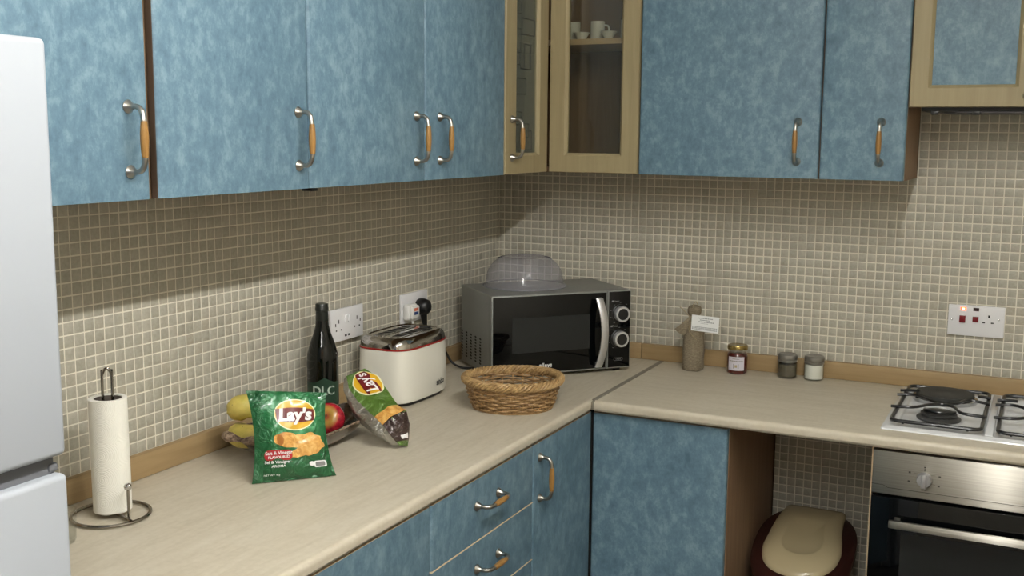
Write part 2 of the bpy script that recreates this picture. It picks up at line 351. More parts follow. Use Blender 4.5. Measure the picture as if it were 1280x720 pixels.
def tiles(wall, ax, cells):
    """cells: (c, z, near) ; the 300 nearest become parts, the rest one part of stuff"""
    cells.sort(key=lambda c: -c[2])
    bm = B(); tile_bm(bm, 0, 0, 0, ax); bmesh.ops.recalc_face_normals(bm, faces=bm.faces)
    first = None
    for c, z, _ in cells[:300]:
        loc = (0, c, z) if ax == 0 else (c, 0, z)
        if first is None: first = finish('tile', bm, 'tile', wall, loc, sharp=60)
        else: o = first.copy(); o.location = loc; COL.objects.link(o)
        oo = first if first.location == Vector(loc) else o
        oo.rotation_euler = (random.gauss(0, .006), random.gauss(0, .006), random.gauss(0, .006))
    bm = B()
    for c, z, _ in cells[300:]:
        tile_bm(bm, *((0, c, z) if ax == 0 else (c, 0, z)), ax)
    if ax == 1:
        for r in range(22): tile_bm(bm, .0103, 0, Z0+(r+.5)*TP, 1, .76)
    bmesh.ops.recalc_face_normals(bm, faces=bm.faces)
    for v in bm.verts: v.co += Vector((random.uniform(-1, 1), random.uniform(-1, 1), random.uniform(-1, 1)))*.00022
    o = finish('tile_field', bm, 'tile', wall, sharp=60); o['kind'] = 'stuff'
Z0 = .95
cells = []
for m in range(0, 96):
    y = -(m+.5)*TP
    for r in range(0, 22): cells.append((y, Z0+(r+.5)*TP, (1-abs(y+1.72)*1.0) if y > -1.9 else -9+y))
tiles(wall_left, 0, cells)
cells = []
for n in range(0, 92):
    x = (n+.3)*TP
    if x < .011: continue
    for r in range(0, 22): cells.append((x, Z0+(r+.5)*TP, (x if x < 1.66 else -9)))
    if 1.325 < x < 1.95:
        for r in range(22, 30): cells.append((x, Z0+(r+.5)*TP, (x if x < 1.66 else -9)))
    if .955 < x < 1.325:
        for r in range(-36, -3): cells.append((x, Z0+(r+.5)*TP, -5))
tiles(wall_back, 1, cells)

# wooden upstands
def upstand(name, a, b, m):
    bm = B(); box(bm, a, b, .0025); return struct(finish(name, bm, m))
upstand('trim_1', (.0, -2.42, .9005), (.018, -.018, .951), 'beech_y')
upstand('trim_2', (.0, -.018, .9005), (.5195, 0, .951), 'beech_x')
upstand('trim_3', (.5205, -.018, .9005), (2.3, 0, .951), 'beech_x')

# ------------------------------------------------------------------ worktops
def worktop(name, label, y0, y1, x0, x1, front, m):
    t = thing(name, label, 'worktop', ((x0+x1)/2, (y0+y1)/2, .872))
    r = .012; zt, zb = .9, .872
    prof = []  # (out, z) front edge rounded at the top
    for k in range(7): a = PI/2*k/6; prof.append((-r+r*math.sin(a), zt-r+r*math.cos(a)))
    prof.append((0, zb+.006)); prof.append((-.004, zb))
    bm = B()
    if front == 'x': rs = [ring(bm, [(x1+o, yy, z) for yy in (y0, y1)]) for o, z in [(-(x1-x0), zt)]+prof+[(-(x1-x0), zb)]]
    else: rs = [ring(bm, [(xx, y0-o, z) for xx in (x1, x0)]) for o, z in [(-(y1-y0), zt)]+prof+[(-(y1-y0), zb)]]
    skin(bm, rs, False)
    bm.faces.new([r_[0] for r_ in rs]); bm.faces.new([r_[1] for r_ in reversed(rs)])
    skin(bm, [rs[-1], rs[0]], False)
    bmesh.ops.recalc_face_normals(bm, faces=bm.faces)
    wpart('slab', bm, m, t, 30); return t
WX, WY = .590, -.602
worktop('worktop', 'pale streaked worktop along the left wall carrying fruit bowl and microwave', -2.395, -.0005, .0005, WX-.004, 'x', 'worktop1')
worktop('worktop', 'pale streaked worktop along the back wall carrying jars and hob', WY, -.0005, WX+.004, 2.3, 'y', 'worktop0')
bm = B(); box(bm, (WX-.0065, WY+.012, .8995), (WX+.0075, -.0185, .9012), .0004, seg=1); box(bm, (WX-.004, WY-.001, .874), (WX+.004, WY+.012, .899), .003, seg=2)
box(bm, (WX-.003, WY+.008, .8735), (WX+.003, -.001, .8996))
tag(finish('joint_strip', bm, plain('grey_aluminium', (134, 128, 114), .5, .2)), 'grey metal strip covering the joint between the two worktops', 'strip')

# ------------------------------------------------------------------ cabinet fittings
HB = B()
for s in (-1, 1):
    lathe(HB, [(.0001, 0), (.0105, 0), (.0112, .002), (.009, .005), (.0058, .009), (.0045, .013)], 20, 0, (0, 0, 0), 'x', False)
    HB.verts.ensure_lookup_table()
    for v in HB.verts[-120:]: v.co.z += .052*s
    tube(HB, smooth_path([(.011, 0, .052*s), (.021, 0, .0515*s), (.029, 0, .046*s), (.0325, 0, .036*s), (.0335, 0, .026*s)], 4), [.0046]*8+[.0048]*6+[.0052]*3, 10)
tube(HB, [(.0336, 0, -.03), (.0337, 0, .03)], .003, 8)
HANDLE = None; GRIP = None
def handle(parent, loc, face, horiz=False):
    """sub-parts of a door: metal bow and wooden grip"""
    global HANDLE, GRIP
    rz = {'x': 0, '-y': -PI/2, 'diag': -PI/4}[face]; R_ = Matrix.Rotation(rz, 4, 'Z') @ (Matrix.Rotation(PI/2, 4, 'X') if horiz else Matrix())
    if HANDLE is None:
        bmesh.ops.recalc_face_normals(HB, faces=HB.faces); h = finish('handle', HB, 'nickel', parent)
        g = B(); prof = []
        for k in range(13): t = -1+2*k/12; prof.append((.0052+.0018*(1-t*t), .029*t))
        lathe(g, prof, 14, 0, (.0337, 0, 0)); g = finish('handle_grip', g, 'gripwood', parent)
        HANDLE, GRIP = h, g
    else:
        h = HANDLE.copy(); g = GRIP.copy(); COL.objects.link(h); COL.objects.link(g); h.parent = g.parent = parent
    for o in (h, g): o.matrix_local = Matrix.Translation(Vector(loc)-rootloc(parent)) @ R_
def slab_door(root, face, a0, a1, z0, z1, front, name='door', th=.018, raw=False):
    """front panel: blue laminate with rounded upright edges, beech edge band top and bottom"""
    bm = B(); r = .007
    w = [(a0, -th), (a1, -th)]
    for k in range(5): a = PI/2*k/4; w.append((a1-r+r*math.cos(a), -r+r*math.sin(a)))
    for k in range(5): a = PI/2+PI/2*k/4; w.append((a0+r+r*math.cos(a), -r+r*math.sin(a)))
    P = (lambda a, d, z: (front+d, a, z)) if face == 'x' else (lambda a, d, z: (a, front-d, z))
    rs = [ring(bm, [P(a, d, z) for a, d in w]) for z in (z0, z1)]
    skin(bm, rs, True, 0); f = bm.faces.new(rs[0]); f.material_index = 1; f = bm.faces.new(rs[1]); f.material_index = 1
    bmesh.ops.recalc_face_normals(bm, faces=bm.faces); bm.normal_update()
    if raw:
        for f in bm.faces:
            if f.normal.y < -.95: f.material_index = 2
    return wpart(name, bm, ['blue', 'edge', 'gap_brown'], root)
def shell(root, a, b, open_side=None, t=.016, m='carcass', name='body'):
    """board box: sides, top, bottom, back as one body part; open towards open_side"""
    bm = B(); (x0, y0, z0), (x1, y1, z1) = a, b
    box(bm, (x0, y0, z0), (x1, y1, z0+t)); box(bm, (x0, y0, z1-t), (x1, y1, z1))
    sides = {'-x': ((x0, y0, z0+t), (x0+t, y1, z1-t)), 'x': ((x1-t, y0, z0+t), (x1, y1, z1-t)), '-y': ((x0, y0, z0+t), (x1, y0+t, z1-t)), 'y': ((x0, y1-t, z0+t), (x1, y1, z1-t))}
    for k, (p_, q) in sides.items():
        if k not in (open_side or ''): 
            e = .0002; box(bm, (p_[0]+e, p_[1]+e, p_[2]), (q[0]-e, q[1]-e, q[2]))
    return wpart(name, bm, m, root)
ZU, ZT, UD = 1.4985, 2.2, .32   # wall units: underside, top, front plane
G = .0015
# left run of wall units
def wall_unit_x(y0, y1, doors, label, cat='cabinet'):
    t = thing('wall_cabinet', label, cat, (.003, (y0+y1)/2, ZU))
    shell(t, (.0025, y0+.0008, ZU), (UD-.021, y1-.0008, ZT), ['x'])
    for a, b, hy in doors:
        d = slab_door(t, 'x', a+G, b-G, ZU+.001, ZT, UD, raw=abs(a+1.894) < .001)
        if hy: handle(d, (UD, hy, 1.598), 'x')
    return t
wall_unit_x(-2.350, -1.898, [(-2.35, -1.910, -1.956)], 'blue wall cabinet immediately right of the fridge with one bow handle')
wall_unit_x(-1.896, -1.477, [(-1.894, -1.477, -1.513)], 'single-door blue wall cabinet above the green crisp bag')
wall_unit_x(-1.476, -.603, [(-1.476, -1.023, -1.066), (-1.023, -.603, -.957)], 'double-door blue wall cabinet above the toaster, handles side by side')
bm = B(); box(bm, (.29, -1.465, ZU-.006), (.315, -1.445, ZU-.0002), .001); tag(finish('cable_clip', bm, 'black'), 'tiny black clip under the blue wall cabinet above the crisp bag', 'clip')
# glazed L-shaped corner unit
cu = thing('corner_wall_cabinet', 'L-shaped corner wall cabinet with two pale wood framed glass doors', 'cabinet', (.003, -.003, ZU))
bm = B(); t_ = .016
def Lslab(bm, z0, z1, d=.299, e=.602):
    pts = [(.0025, -.0025), (.0025, -e+.001), (d, -e+.001), (d, -d), (e-.001, -d), (e-.001, -.0025)]
    rs = [ring(bm, [(x, y, z) for x, y in pts]) for z in (z0, z1)]; skin(bm, rs, True, 0, True, True)
Lslab(bm, ZU, ZU+t_); Lslab(bm, ZT-t_, ZT)
box(bm, (.0025, -.601, ZU+t_), (.299, -.586, ZT-t_)); box(bm, (.585, -.299, ZU+t_), (.6, -.0025, ZT-t_)); box(bm, (.0025, -.586, ZU+t_), (.008, -.0085, ZT-t_)); box(bm, (.0025, -.0085, ZU+t_), (.585, -.003, ZT-t_))
bmesh.ops.recalc_face_normals(bm, faces=bm.faces); wpart('body', bm, 'carcass', cu)
bm = B()
Lslab(bm, 1.868, 1.884, .29, .585); bmesh.ops.recalc_face_normals(bm, faces=bm.faces); wpart('shelf', bm, 'edge', cu)
def glass_door(root, face, a0, a1, z0, z1, front, wl, wr, wb, label=None, panel='pane', wt=.055, pm=None):
    """four mitred rails round a pane"""
    P = (lambda a, d, z: (front+d, a, z)) if face == 'x' else (lambda a, d, z: (a, front-d, z))
    bm = B()
    def loop(i, d): return [P(a0+i[0], d, z0+i[2]), P(a1-i[1], d, z0+i[2]), P(a1-i[1], d, z1-i[3]), P(a0+i[0], d, z1-i[3])]
    wr_ = (wl, wr, wb, wt); z_ = (0, 0, 0, 0); f = lambda k: tuple(w*k for w in wr_); g = lambda e: tuple(w-e for w in wr_)
    R_ = [ring(bm, loop(z_, -.02)), ring(bm, loop(z_, -.003)), ring(bm, loop((.002,)*4, 0)), ring(bm, loop(g(.008), 0)), ring(bm, loop(g(.001), -.006)), ring(bm, loop(g(0), -.008)), ring(bm, loop(g(0), -.02))]
    skin(bm, R_, True, 0); skin(bm, [R_[-1], R_[0]], True, 0); bmesh.ops.recalc_face_normals(bm, faces=bm.faces)
    d = wpart('door', bm, 'pale_wood', root)
    bm = B(); p0 = P(a0+wl-.004, -.015, z0+wb-.004); p1 = P(a1-wr+.004, -.011, z1-wt+.004)
    box(bm, [min(p0[i], p1[i]) for i in range(3)], [max(p0[i], p1[i]) for i in range(3)])
    wpart('pane' if panel == 'pane' else 'inset_panel', bm, pm or panel, d)
    return d
dl = glass_door(cu, 'x', -.5985, -.3235, ZU+.001, ZT, UD, .072, .062, .058, pm='pane2')
handle(dl, (UD, -.560, 1.598), 'x')
# thin dark rectangle outlines on the narrow pane
bm = B()
def pane_line(y0, y1, z0, z1, w=.0018):
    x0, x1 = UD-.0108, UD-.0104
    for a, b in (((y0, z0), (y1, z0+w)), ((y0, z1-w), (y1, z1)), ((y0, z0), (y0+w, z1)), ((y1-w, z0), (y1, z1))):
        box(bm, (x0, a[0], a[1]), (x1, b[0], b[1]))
for e in ((-.52, -.487, 1.84, 1.90), (-.488, -.42, 1.79, 1.885), (-.463, -.425, 1.79, 1.86), (-.52, -.45, 1.72, 1.765), (-.52, -.475, 1.635, 1.672), (-.475, -.43, 1.60, 1.64), (-.48, -.395, 1.885, 1.93), (-.52, -.485, 1.94, 1.985), (-.47, -.41, 1.565, 1.62), (-.52, -.492, 1.80, 1.835)): pane_line(*e)
wpart('line_pattern', bm, 'pane_line', dl)
glass_door(cu, '-y', .3235, .5985, ZU+.001, ZT, -UD, .056, .056, .057)
# china seen on the corner shelf
def mug(x, y, lab, h=.056, r=.021, rot=0):
    t = thing('mug', lab, 'mug', (x, y, 1.8842), rot, 'white china on the corner cabinet shelf')
    bm = B(); lathe(bm, [(.001, .001), (r*.85, 0), (r, .006), (r, h), (r-.002, h), (r-.003, .006), (.001, .005)], 24, caps=False); finish('cup_body', bm, 'cup', t)
    bm = B(); tube(bm, smooth_path([(r-.001, 0, h*.8), (r+.012, 0, h*.75), (r+.015, 0, h*.5), (r+.010, 0, h*.27), (r-.001, 0, h*.22)], 4), .003, 8); finish('handle', bm, 'cup', t)
mug(.345, -.20, 'white china mug at the left end of the corner cabinet shelf', rot=3)
mug(.425, -.205, 'white china mug in the middle of the corner cabinet shelf')
mug(.525, -.22, 'white china mug at the right edge of the corner cabinet shelf')
for x, y, lab in ((.386, -.19, 'low white bowl between the two left mugs on the glass cabinet shelf'), (.476, -.2, 'low white bowl right of the middle mug on the glass cabinet shelf')):
    bm = B(); lathe(bm, [(.001, .001), (.012, 0), (.012, .003), (.025, .022), (.024, .023), (.01, .005), (.001, .005)], 24, caps=False, c=(0, 0, 0)); o = finish('bowl', bm, 'cup', None, (x, y-.045, 1.8842)); tag(o, lab, 'bowl', 'white china on the corner cabinet shelf')
# right run of wall units
def wall_unit_y(x0, x1, doors, label):
    t = thing('wall_cabinet', label, 'cabinet', ((x0+x1)/2, -.003, ZU))
    shell(t, (x0+.0008, -UD+.021, ZU), (x1-.0008, -.0025, ZT), ['-y'])
    for a, b, hx in doors:
        d = slab_door(t, '-y', a+G, b-G, ZU+.001, ZT, -UD); handle(d, (hx, -UD, 1.596), '-y')
    return t
wall_unit_y(.601, 1.1035, [(.601, 1.103, 1.046)], 'wide blue wall cabinet right of the glazed corner cabinet')
wall_unit_y(1.1045, 1.319, [(1.104, 1.319, 1.257)], 'narrow blue wall cabinet beside the cooker hood cabinet')
# hood unit
hu = thing('hood_cabinet', 'shorter wall cabinet with pale wood framed blue doors above the hob', 'cabinet', (1.62, -.003, 1.69))
shell(hu, (1.321, -UD+.021, 1.70), (1.92, -.0025, ZT), ['-y'])
for a, b, hx in ((1.3205, 1.619, 1.592), (1.6205, 1.92, 1.648)):
    d = glass_door(hu, '-y', a, b, 1.686, ZT, -UD, .051, .056, .055, panel='blue'); handle(d, (hx, -UD, 1.765), '-y')
hd = thing('cooker_hood', 'black extractor hood slung under the pale wood framed cabinet', 'hood', (1.62, -.16, 1.67))
bm = B(); box(bm, (1.350, -.30, 1.676), (1.90, -.01, 1.6995), .002)
for x in (1.372, 1.47, 1.585, 1.80): box(bm, (x, -.298, 1.668), (x+.018, -.285, 1.677), .001)
wpart('casing', bm, 'black', hd)
bm = B(); box(bm, (1.43, -.295, 1.6725), (1.60, -.28, 1.677)); box(bm, (1.40, -.26, 1.672), (1.85, -.06, 1.6762)); wpart('filter', bm, plain('grey_filter', (70, 68, 70), .5, .4), hd)

# ------------------------------------------------------------------ base units
ZB = .8655
def base_unit_x(y0, y1, label):
    t = thing('base_cabinet', label, 'cabinet', (.3, (y0+y1)/2, 0)); shell(t, (.012, y0+.001, .1), (.558, y1-.001, .868), ['x'])
    bm = B(); box(bm, (.50, y0+.001, .0), (.516, y1-.001, .0995)); wpart('plinth', bm, 'carcass', t); return t
FX = .58
b1 = base_unit_x(-.953, -.605, 'blue base cabinet door in the inner corner under the worktop'); d = slab_door(b1, 'x', -.955+G, -.5815, .105, ZB, FX); handle(d, (FX, -.920, .776), 'x')
b2 = base_unit_x(-1.445, -.955, 'blue drawer unit under the worktop between two cabinets')
zs = [ZB, .722, .577, .432, .27, .105]
for k in range(5):
    d = slab_door(b2, 'x', -1.445+G, -.957+G, zs[k+1]+.004, zs[k], FX, 'drawer')
    handle(d, (FX, -1.196, (zs[k+1]+zs[k])/2+.012), 'x', True)
    if k:
        bm = B(); box(bm, (FX-.017, -1.445+G, zs[k]+.0001), (FX+.0006, -.957, zs[k]+.0024), .0004, seg=1); wpart('lit_edge_strip', bm, 'edge_lit', d)  # added pale strip, its colour imitates lamplight on the drawer's top edge
b3 = base_unit_x(-1.93, -1.447, 'blue base cabinet left of the drawers at the bottom of the picture'); slab_door(b3, 'x', -1.93+G, -1.447+G, .105, ZB, FX)
b4 = base_unit_x(-2.392, -1.932, 'blue base cabinet next to the fridge below the picture edge'); slab_door(b4, 'x', -2.392+G, -1.932, .105, ZB, FX)
b5 = thing('base_cabinet', 'blue single-door base cabinet beside the bin niche', 'cabinet', (.77, -.3, 0))
shell(b5, (.585, -.558, .1), (.957, -.012, .868), ['-y']); slab_door(b5, '-y', .5825, .9555, .105, ZB-.003, -FX)
bm = B(); box(bm, (.566, -.5775, .105), (.5795, -.563, ZB)); wpart('corner_post', bm, 'inside_dark', b5)  # dark colour stands in for the shade in the seam between the doors
bm = B(); box(bm, (.59, -.516, 0), (.957, -.50, .0995)); wpart('plinth', bm, 'carcass', b5)

# oven housing and oven
oh = thing('oven_housing', 'brown board housing around the built-in oven', 'cabinet', (1.61, -.3, 0))
shell(oh, (1.3125, -.578, .1), (1.92, -.012, .868), ['-y', 'y'], t=.004, m='edge'); bm = B(); box(bm, (1.32, -.516, 0), (1.92, -.50, .0995)); wpart('plinth', bm, 'carcass', oh)
ov = thing('oven', 'built-in steel and black glass oven under the hob', 'oven', (1.616, -.3, .27))
bm = B(); box(bm, (1.33, -.575, .28), (1.90, -.05, .855)); wpart('cavity', bm, 'black', ov)
X0, X1, YF = 1.3185, 1.914, -.60
bm = B(); box(bm, (X0, YF, .759), (X1, -.576, .866), .0025); cp = wpart('control_panel', bm, 'steel', ov)
m = frame_mat((0, YF-.0004, 0), (1, 0, 0), (0, 0, 1)); bm = B()
seg = [(X0, .782), (1.345, .7815), (1.356, .776), (X1, .776)]
for (x0, z0), (x1, z1) in zip(seg[:-1], seg[1:]):
    bm.faces.new([bm.verts.new((x, YF-.0004, z)) for x, z in ((x0, z0-.0006), (x1, z1-.0006), (x1, z1+.0006), (x0, z0+.0006))])
KX, KZ = 1.437, .808
for dx, dz, L in ((.014, .012, 1), (.015, -.010, 1), (-.025, .012, 1), (-.025, -.010, 1)): quad(bm, m, KX+dx, KZ+dz, KX+dx+.010, KZ+dz+.0006)
for dx, dz in ((.031, .011), (.030, -.012), (-.036, .013), (-.037, -.009)): quad(bm, m, KX+dx, KZ+dz-.002, KX+dx+.005, KZ+dz+.002)
quad(bm, m, KX-.002, KZ+.028, KX+.002, KZ+.031); quad(bm, m, KX-.001, KZ+.020, KX+.001, KZ+.026); quad(bm, m, KX-.006, KZ-.027, KX+.006, KZ-.025)
bmesh.ops.recalc_face_normals(bm, faces=bm.faces); wpart('dial_marks', bm, plain('dark_grey_print', (70, 68, 64), .6), cp)
bm = B(); lathe(bm, [(.0175, 0), (.0175, -.006), (.0155, -.015), (.001, -.0155)], 28, 0, (KX, YF, KZ), 'y', False); box(bm, (KX-.0055, YF-.024, KZ-.016), (KX+.0055, YF-.010, KZ+.017), .002); bmesh.ops.recalc_face_normals(bm, faces=bm.faces); wpart('control_knob', bm, plain('satin_grey_knob', (158, 158, 158), .35, .4), cp)
KX2 = 1.79; bm = B(); lathe(bm, [(.0175, 0), (.0175, -.006), (.0155, -.015), (.001, -.0155)], 28, 0, (KX2, YF, KZ), 'y', False); box(bm, (KX2-.0055, YF-.024, KZ-.016), (KX2+.0055, YF-.010, KZ+.017), .002); bmesh.ops.recalc_face_normals(bm, faces=bm.faces); wpart('control_knob', bm, plain('satin_grey_knob_b', (158, 158, 158), .35, .4), cp)
bm = B(); box(bm, (X0, YF, .285), (X1, -.578, .752), .003); dr = wpart('oven_door', bm, 'gloss_black', ov)
bm = B(); box(bm, (1.392, YF-.0008, .33), (1.84, YF+.001, .668)); wpart('door_window', bm, 'dark_window', dr)
bm = B(); box(bm, (1.366, YF-.044, .690), (1.866, YF-.034, .710), .003)
for x in (1.375, 1.845): box(bm, (x, YF-.036, .694), (x+.014, YF, .706), .002)
wpart('handle', bm, 'steel', dr)

# ------------------------------------------------------------------ hob
hb = thing('hob', 'white enamel hob with black wire grates set into the worktop', 'hob', (1.61, -.28, .9002))
bm = B(); HX0, HX1, HY0, HY1 = 1.322, 1.90, -.532, -.030
rsx = []
def rr(x0, y0, x1, y1, z, r=.02): return [(p_[0]+(x0+x1)/2, p_[1]+(y0+y1)/2, z) for p_ in rrect(x1-x0, y1-y0, r)]
R_ = [ring(bm, rr(HX0, HY0, HX1, HY1, .9003, .008)), ring(bm, rr(HX0+.001, HY0+.001, HX1-.001, HY1-.001, .9035, .008)), ring(bm, rr(HX0+.012, HY0+.012, HX1-.012, HY1-.012, .908, .012)), ring(bm, rr(HX0+.022, HY0+.03, HX1-.022, HY1-.022, .907, .015)), ring(bm, rr(HX0+.03, HY0+.04, HX1-.03, HY1-.03, .9025, .015))]
skin(bm, R_, True, 0, True, True); bmesh.ops.recalc_face_normals(bm, faces=bm.faces); wpart('tray', bm, 'enamel', hb, 50)
bm = B(); box(bm, (1.556, -.50, .9025), (1.575, -.05, .909), .003); wpart('divider', bm, 'enamel', hb)
def burner(x, y, r):
    bm = B(); lathe(bm, [(r*.9, .9028), (r*1.22, .9032), (r*1.25, .907), (r*1.08, .912), (r*1.0, .913)], 36, 0, (x, y, 0)); o = wpart('burner', bm, 'burner', hb)
    bm = B(); lathe(bm, [(r*.9, .9131), (r*1.02, .915), (r*1.02, .9195), (r*.94, .9215), (r*.3, .9225)], 36, 0, (x, y, 0)); wpart('burner_cap', bm, plain('burner_cap_dark', (44, 44, 43), .45), o)
burner(1.443, -.375, .043); burner(1.70, -.375, .036); burner(1.70, -.16, .05)
bm = B(); lathe(bm, [(.083, .9026), (.083, .912), (.076, .9145)], 48, 0, (1.439, -.152, 0)); hp = wpart('hotplate_ring', bm, 'chrome', hb)
bm = B(); lathe(bm, [(.070, .9141), (.0745, .915), (.0745, .9235), (.071, .9245), (.024, .9245), (.021, .9238), (.001, .9238)], 48, 0, (1.439, -.152, 0)); wpart('hotplate', bm, 'plate_iron', hp)
def grate(x0, x1):
    y0, y1, z = -.492, -.068, .9155; g = thing('pan_support', 'black wire pan support on the %s of the white hob' % ('left half' if x0 < 1.5 else 'right half'), 'grate', ((x0+x1)/2, (y0+y1)/2, .909))
    bm = B(); tube(bm, rr(x0, y0, x1, y1, z, .022), .0047, 8, closed=True)
    for x in (x0+.03, x1-.03):
        for y in (y0, y1): tube(bm, [(x, y, z), (x, y, .9095)], .003, 8)
    for x in (x0, x1):
        for y in (y0+.06, y1-.06): tube(bm, [(x, y, z), (x, y, .9095)], .003, 8)
    wpart('frame', bm, 'black_iron', g)
    def bar(pts):
        bm = B(); tube(bm, smooth_path(pts, 6), .0040, 8); wpart('bar', bm, 'black_iron', g)
    xm = (x0+x1)/2; h = .9245
    bar([(x0-.014, -.168, .921), (x0+.012, -.170, h), (x0+.035, -.176, h+.001)])
    bar([(x1+.006, -.158, .921), (x1-.012, -.160, h), (x1-.024, -.165, h)])
    bar([(x0-.016, -.225, .921), (x0+.03, -.222, h), (xm-.03, -.27, h), (xm+.004, -.292, h), (xm+.035, -.270, h), (x1-.045, -.218, h), (x1+.006, -.225, .921)])
    bar([(x0-.014, -.365, .921), (x0+.04, -.365, h), (xm-.03, -.318, h), (xm, -.299, h), (xm+.03, -.318, h), (x1-.05, -.375, h), (x1+.006, -.372, .921)])
    bar([(xm-.036, -.365, .923), (xm-.03, -.39, .926), (xm, -.405, .927), (xm+.03, -.39, .926), (xm+.036, -.365, .923)])
grate(1.340, 1.548); grate(1.584, 1.80)

# ------------------------------------------------------------------ fridge
fr = thing('fridge', 'tall white two-door fridge freezer at the left edge', 'fridge', (.33, -2.70, 0))
FY = -2.405
bm = B(); box(bm, (.03, -3.0, .02), (.600, FY-.002, 1.706), .004); wpart('cabinet', bm, 'fridge', fr)
for z0, z1, nm in ((1.242, 1.712, 'upper_door'), (.06, 1.220, 'lower_door')):
    bm = B(); box(bm, (.606, -3.0, z0), (.66, FY, z1), .007, seg=3); wpart(nm, bm, 'fridge', fr)
bm = B(); box(bm, (.5995, -2.99, .07), (.6065, FY-.012, 1.70)); box(bm, (.606, -2.99, 1.2195), (.645, FY-.008, 1.2425)); wpart('door_seal', bm, 'grey_seal', fr)
bm = B(); box(bm, (.607, FY-.016, 1.2215), (.648, FY-.003, 1.232), .003); wpart('door_hinge', bm, 'grey_seal', fr)
bm = B(); box(bm, (.05, -2.98, 0), (.58, FY-.02, .0201)); wpart('feet', bm, 'black', fr)
# ------------------------------------------------------------------ socket outlets and plugs
def fm_left(x): return frame_mat((x, 0, 0), (0, 1, 0), (0, 0, 1))     # writing plane on the left wall
s1 = thing('socket_outlet', 'white double socket with two USB ports, behind the bottle and toaster', 'socket', (.002, -.920, 1.113))
bm = B(); box(bm, (.0023, -.990, 1.0735), (.0135, -.850, 1.1525), .002); wpart('back_box', bm, 'white_plastic', s1)
bm = B(); box(bm, (.0125, -.995, 1.0695), (.0205, -.848, 1.156), .003); fp = wpart('face_plate', bm, 'white_plastic', s1)
bm = B(); m = fm_left(.0209)
for cy in (-.962, -.879):
    quad(bm, m, cy-.002, 1.118, cy+.002, 1.128); 
    for s in (-1, 1): quad(bm, m, cy+s*.011-.0028, 1.098, cy+s*.011+.0028, 1.102)
quad(bm, m, -.978, 1.111, -.974, 1.119); quad(bm, m, -.866, 1.111, -.862, 1.119)
for y in (-.936, -.921): quad(bm, m, y, 1.080, y+.0095, 1.0855)
quad(bm, m, -.9215, 1.117, -.912, 1.119)
wpart('socket_holes', bm, 'black', fp)
for y in (-.934, -.919):
    bm = B(); box(bm, (.020, y, 1.117), (.0235, y+.0105, 1.136), .0012); wpart('rocker_switch', bm, 'white_plastic', fp)
s2 = thing('socket_outlet', 'white socket with white and black plugs, left of the microwave', 'socket', (.002, -.566, 1.107))
bm = B(); box(bm, (.0023, -.639, 1.064), (.0115, -.493, 1.150), .003); wpart('face_plate', bm, 'white_plastic', s2)
pw = thing('plug', 'white mains plug with orange and blue sticker in the socket', 'plug', (.0116, -.612, 1.095))
bm = B(); box(bm, (.0117, -.636, 1.075), (.033, -.585, 1.122), .007, seg=3); box(bm, (.030, -.632, 1.079), (.043, -.589, 1.118), .006, seg=3); wpart('plug_body', bm, 'plug_white', pw)
bm = B(); m = fm_left(.0433); quad(bm, m, -.622, 1.103, -.599, 1.112, 0, 0); quad(bm, m, -.622, 1.101, -.599, 1.103, 0, 2); quad(bm, m, -.622, 1.092, -.599, 1.101, 0, 1); wpart('sticker', bm, ['orange_print', 'blue_print', 'film_white'], pw)
bm = B(); tube(bm, smooth_path([(.03, -.612, 1.078), (.032, -.614, 1.060), (.026, -.63, 1.03), (.023, -.66, .97), (.024, -.70, .925), (.023, -.72, .906)], 6), .003, 8); wpart('flex', bm, 'plug_white', pw)
pb = thing('plug', 'black mains plug in the socket, its flex running to the microwave', 'plug', (.0116, -.545, 1.098))
bm = B(); lathe(bm, [(.023, .0117), (.025, .018), (.025, .028), (.021, .042), (.014, .048), (.001, .049)], 28, 0, (0, -.545, 1.105), 'x', False); tube(bm, [(.028, -.545, 1.09), (.028, -.540, 1.062), (.028, -.536, 1.046)], [.011, .0085, .006], 12); bmesh.ops.recalc_face_normals(bm, faces=bm.faces); wpart('plug_body', bm, 'black', pb)
bm = B(); tube(bm, smooth_path([(.028, -.537, 1.050), (.030, -.525, 1.032), (.030, -.490, 1.012), (.032, -.452, .985), (.038, -.430, .95), (.055, -.422, .918), (.085, -.420, .9055), (.115, -.415, .9045), (.14, -.405, .9045)], 6), .0034, 8); wpart('flex', bm, 'rubber', pb)
# cooker switch on the back wall
s3 = thing('cooker_switch', 'white cooker switch plate with glowing red light above the hob', 'switch', (1.496, -.003, 1.105))
bm = B(); box(bm, (1.424, -.0105, 1.061), (1.569, -.0023, 1.147), .002); fp = wpart('face_plate', bm, 'white_plastic', s3)
m = frame_mat((0, -.0108, 0), (1, 0, 0), (0, 0, 1))
bm = B(); box(bm, (1.455, -.0118, 1.1325), (1.470, -.010, 1.1415)); wpart('pilot_light', bm, 'neon', fp)
bm = B(); box(bm, (1.459, -.0124, 1.1345), (1.466, -.0115, 1.1395)); wpart('lamp_core', bm, 'neon_core', fp)
bm = B(); box(bm, (1.488, -.0118, 1.1325), (1.503, -.010, 1.1415)); wpart('indicator_window', bm, plain('dark_indicator', (36, 12, 12), .3), fp)
bm = B(); box(bm, (1.4535, -.0165, 1.098), (1.4695, -.010, 1.118), .001, mat=Matrix.Translation((0, 0, 0))); wpart('rocker_switch', bm, 'red_switch', fp)
bm = B(); box(bm, (1.4875, -.0135, 1.101), (1.503, -.010, 1.117), .001); wpart('rocker_switch', bm, 'red_switch', fp)
bm = B(); quad(bm, m, 1.527, 1.116, 1.532, 1.123)
for x in (1.516, 1.538): quad(bm, m, x-.003, 1.100, x+.004, 1.1035)
wpart('socket_holes', bm, 'black', fp)
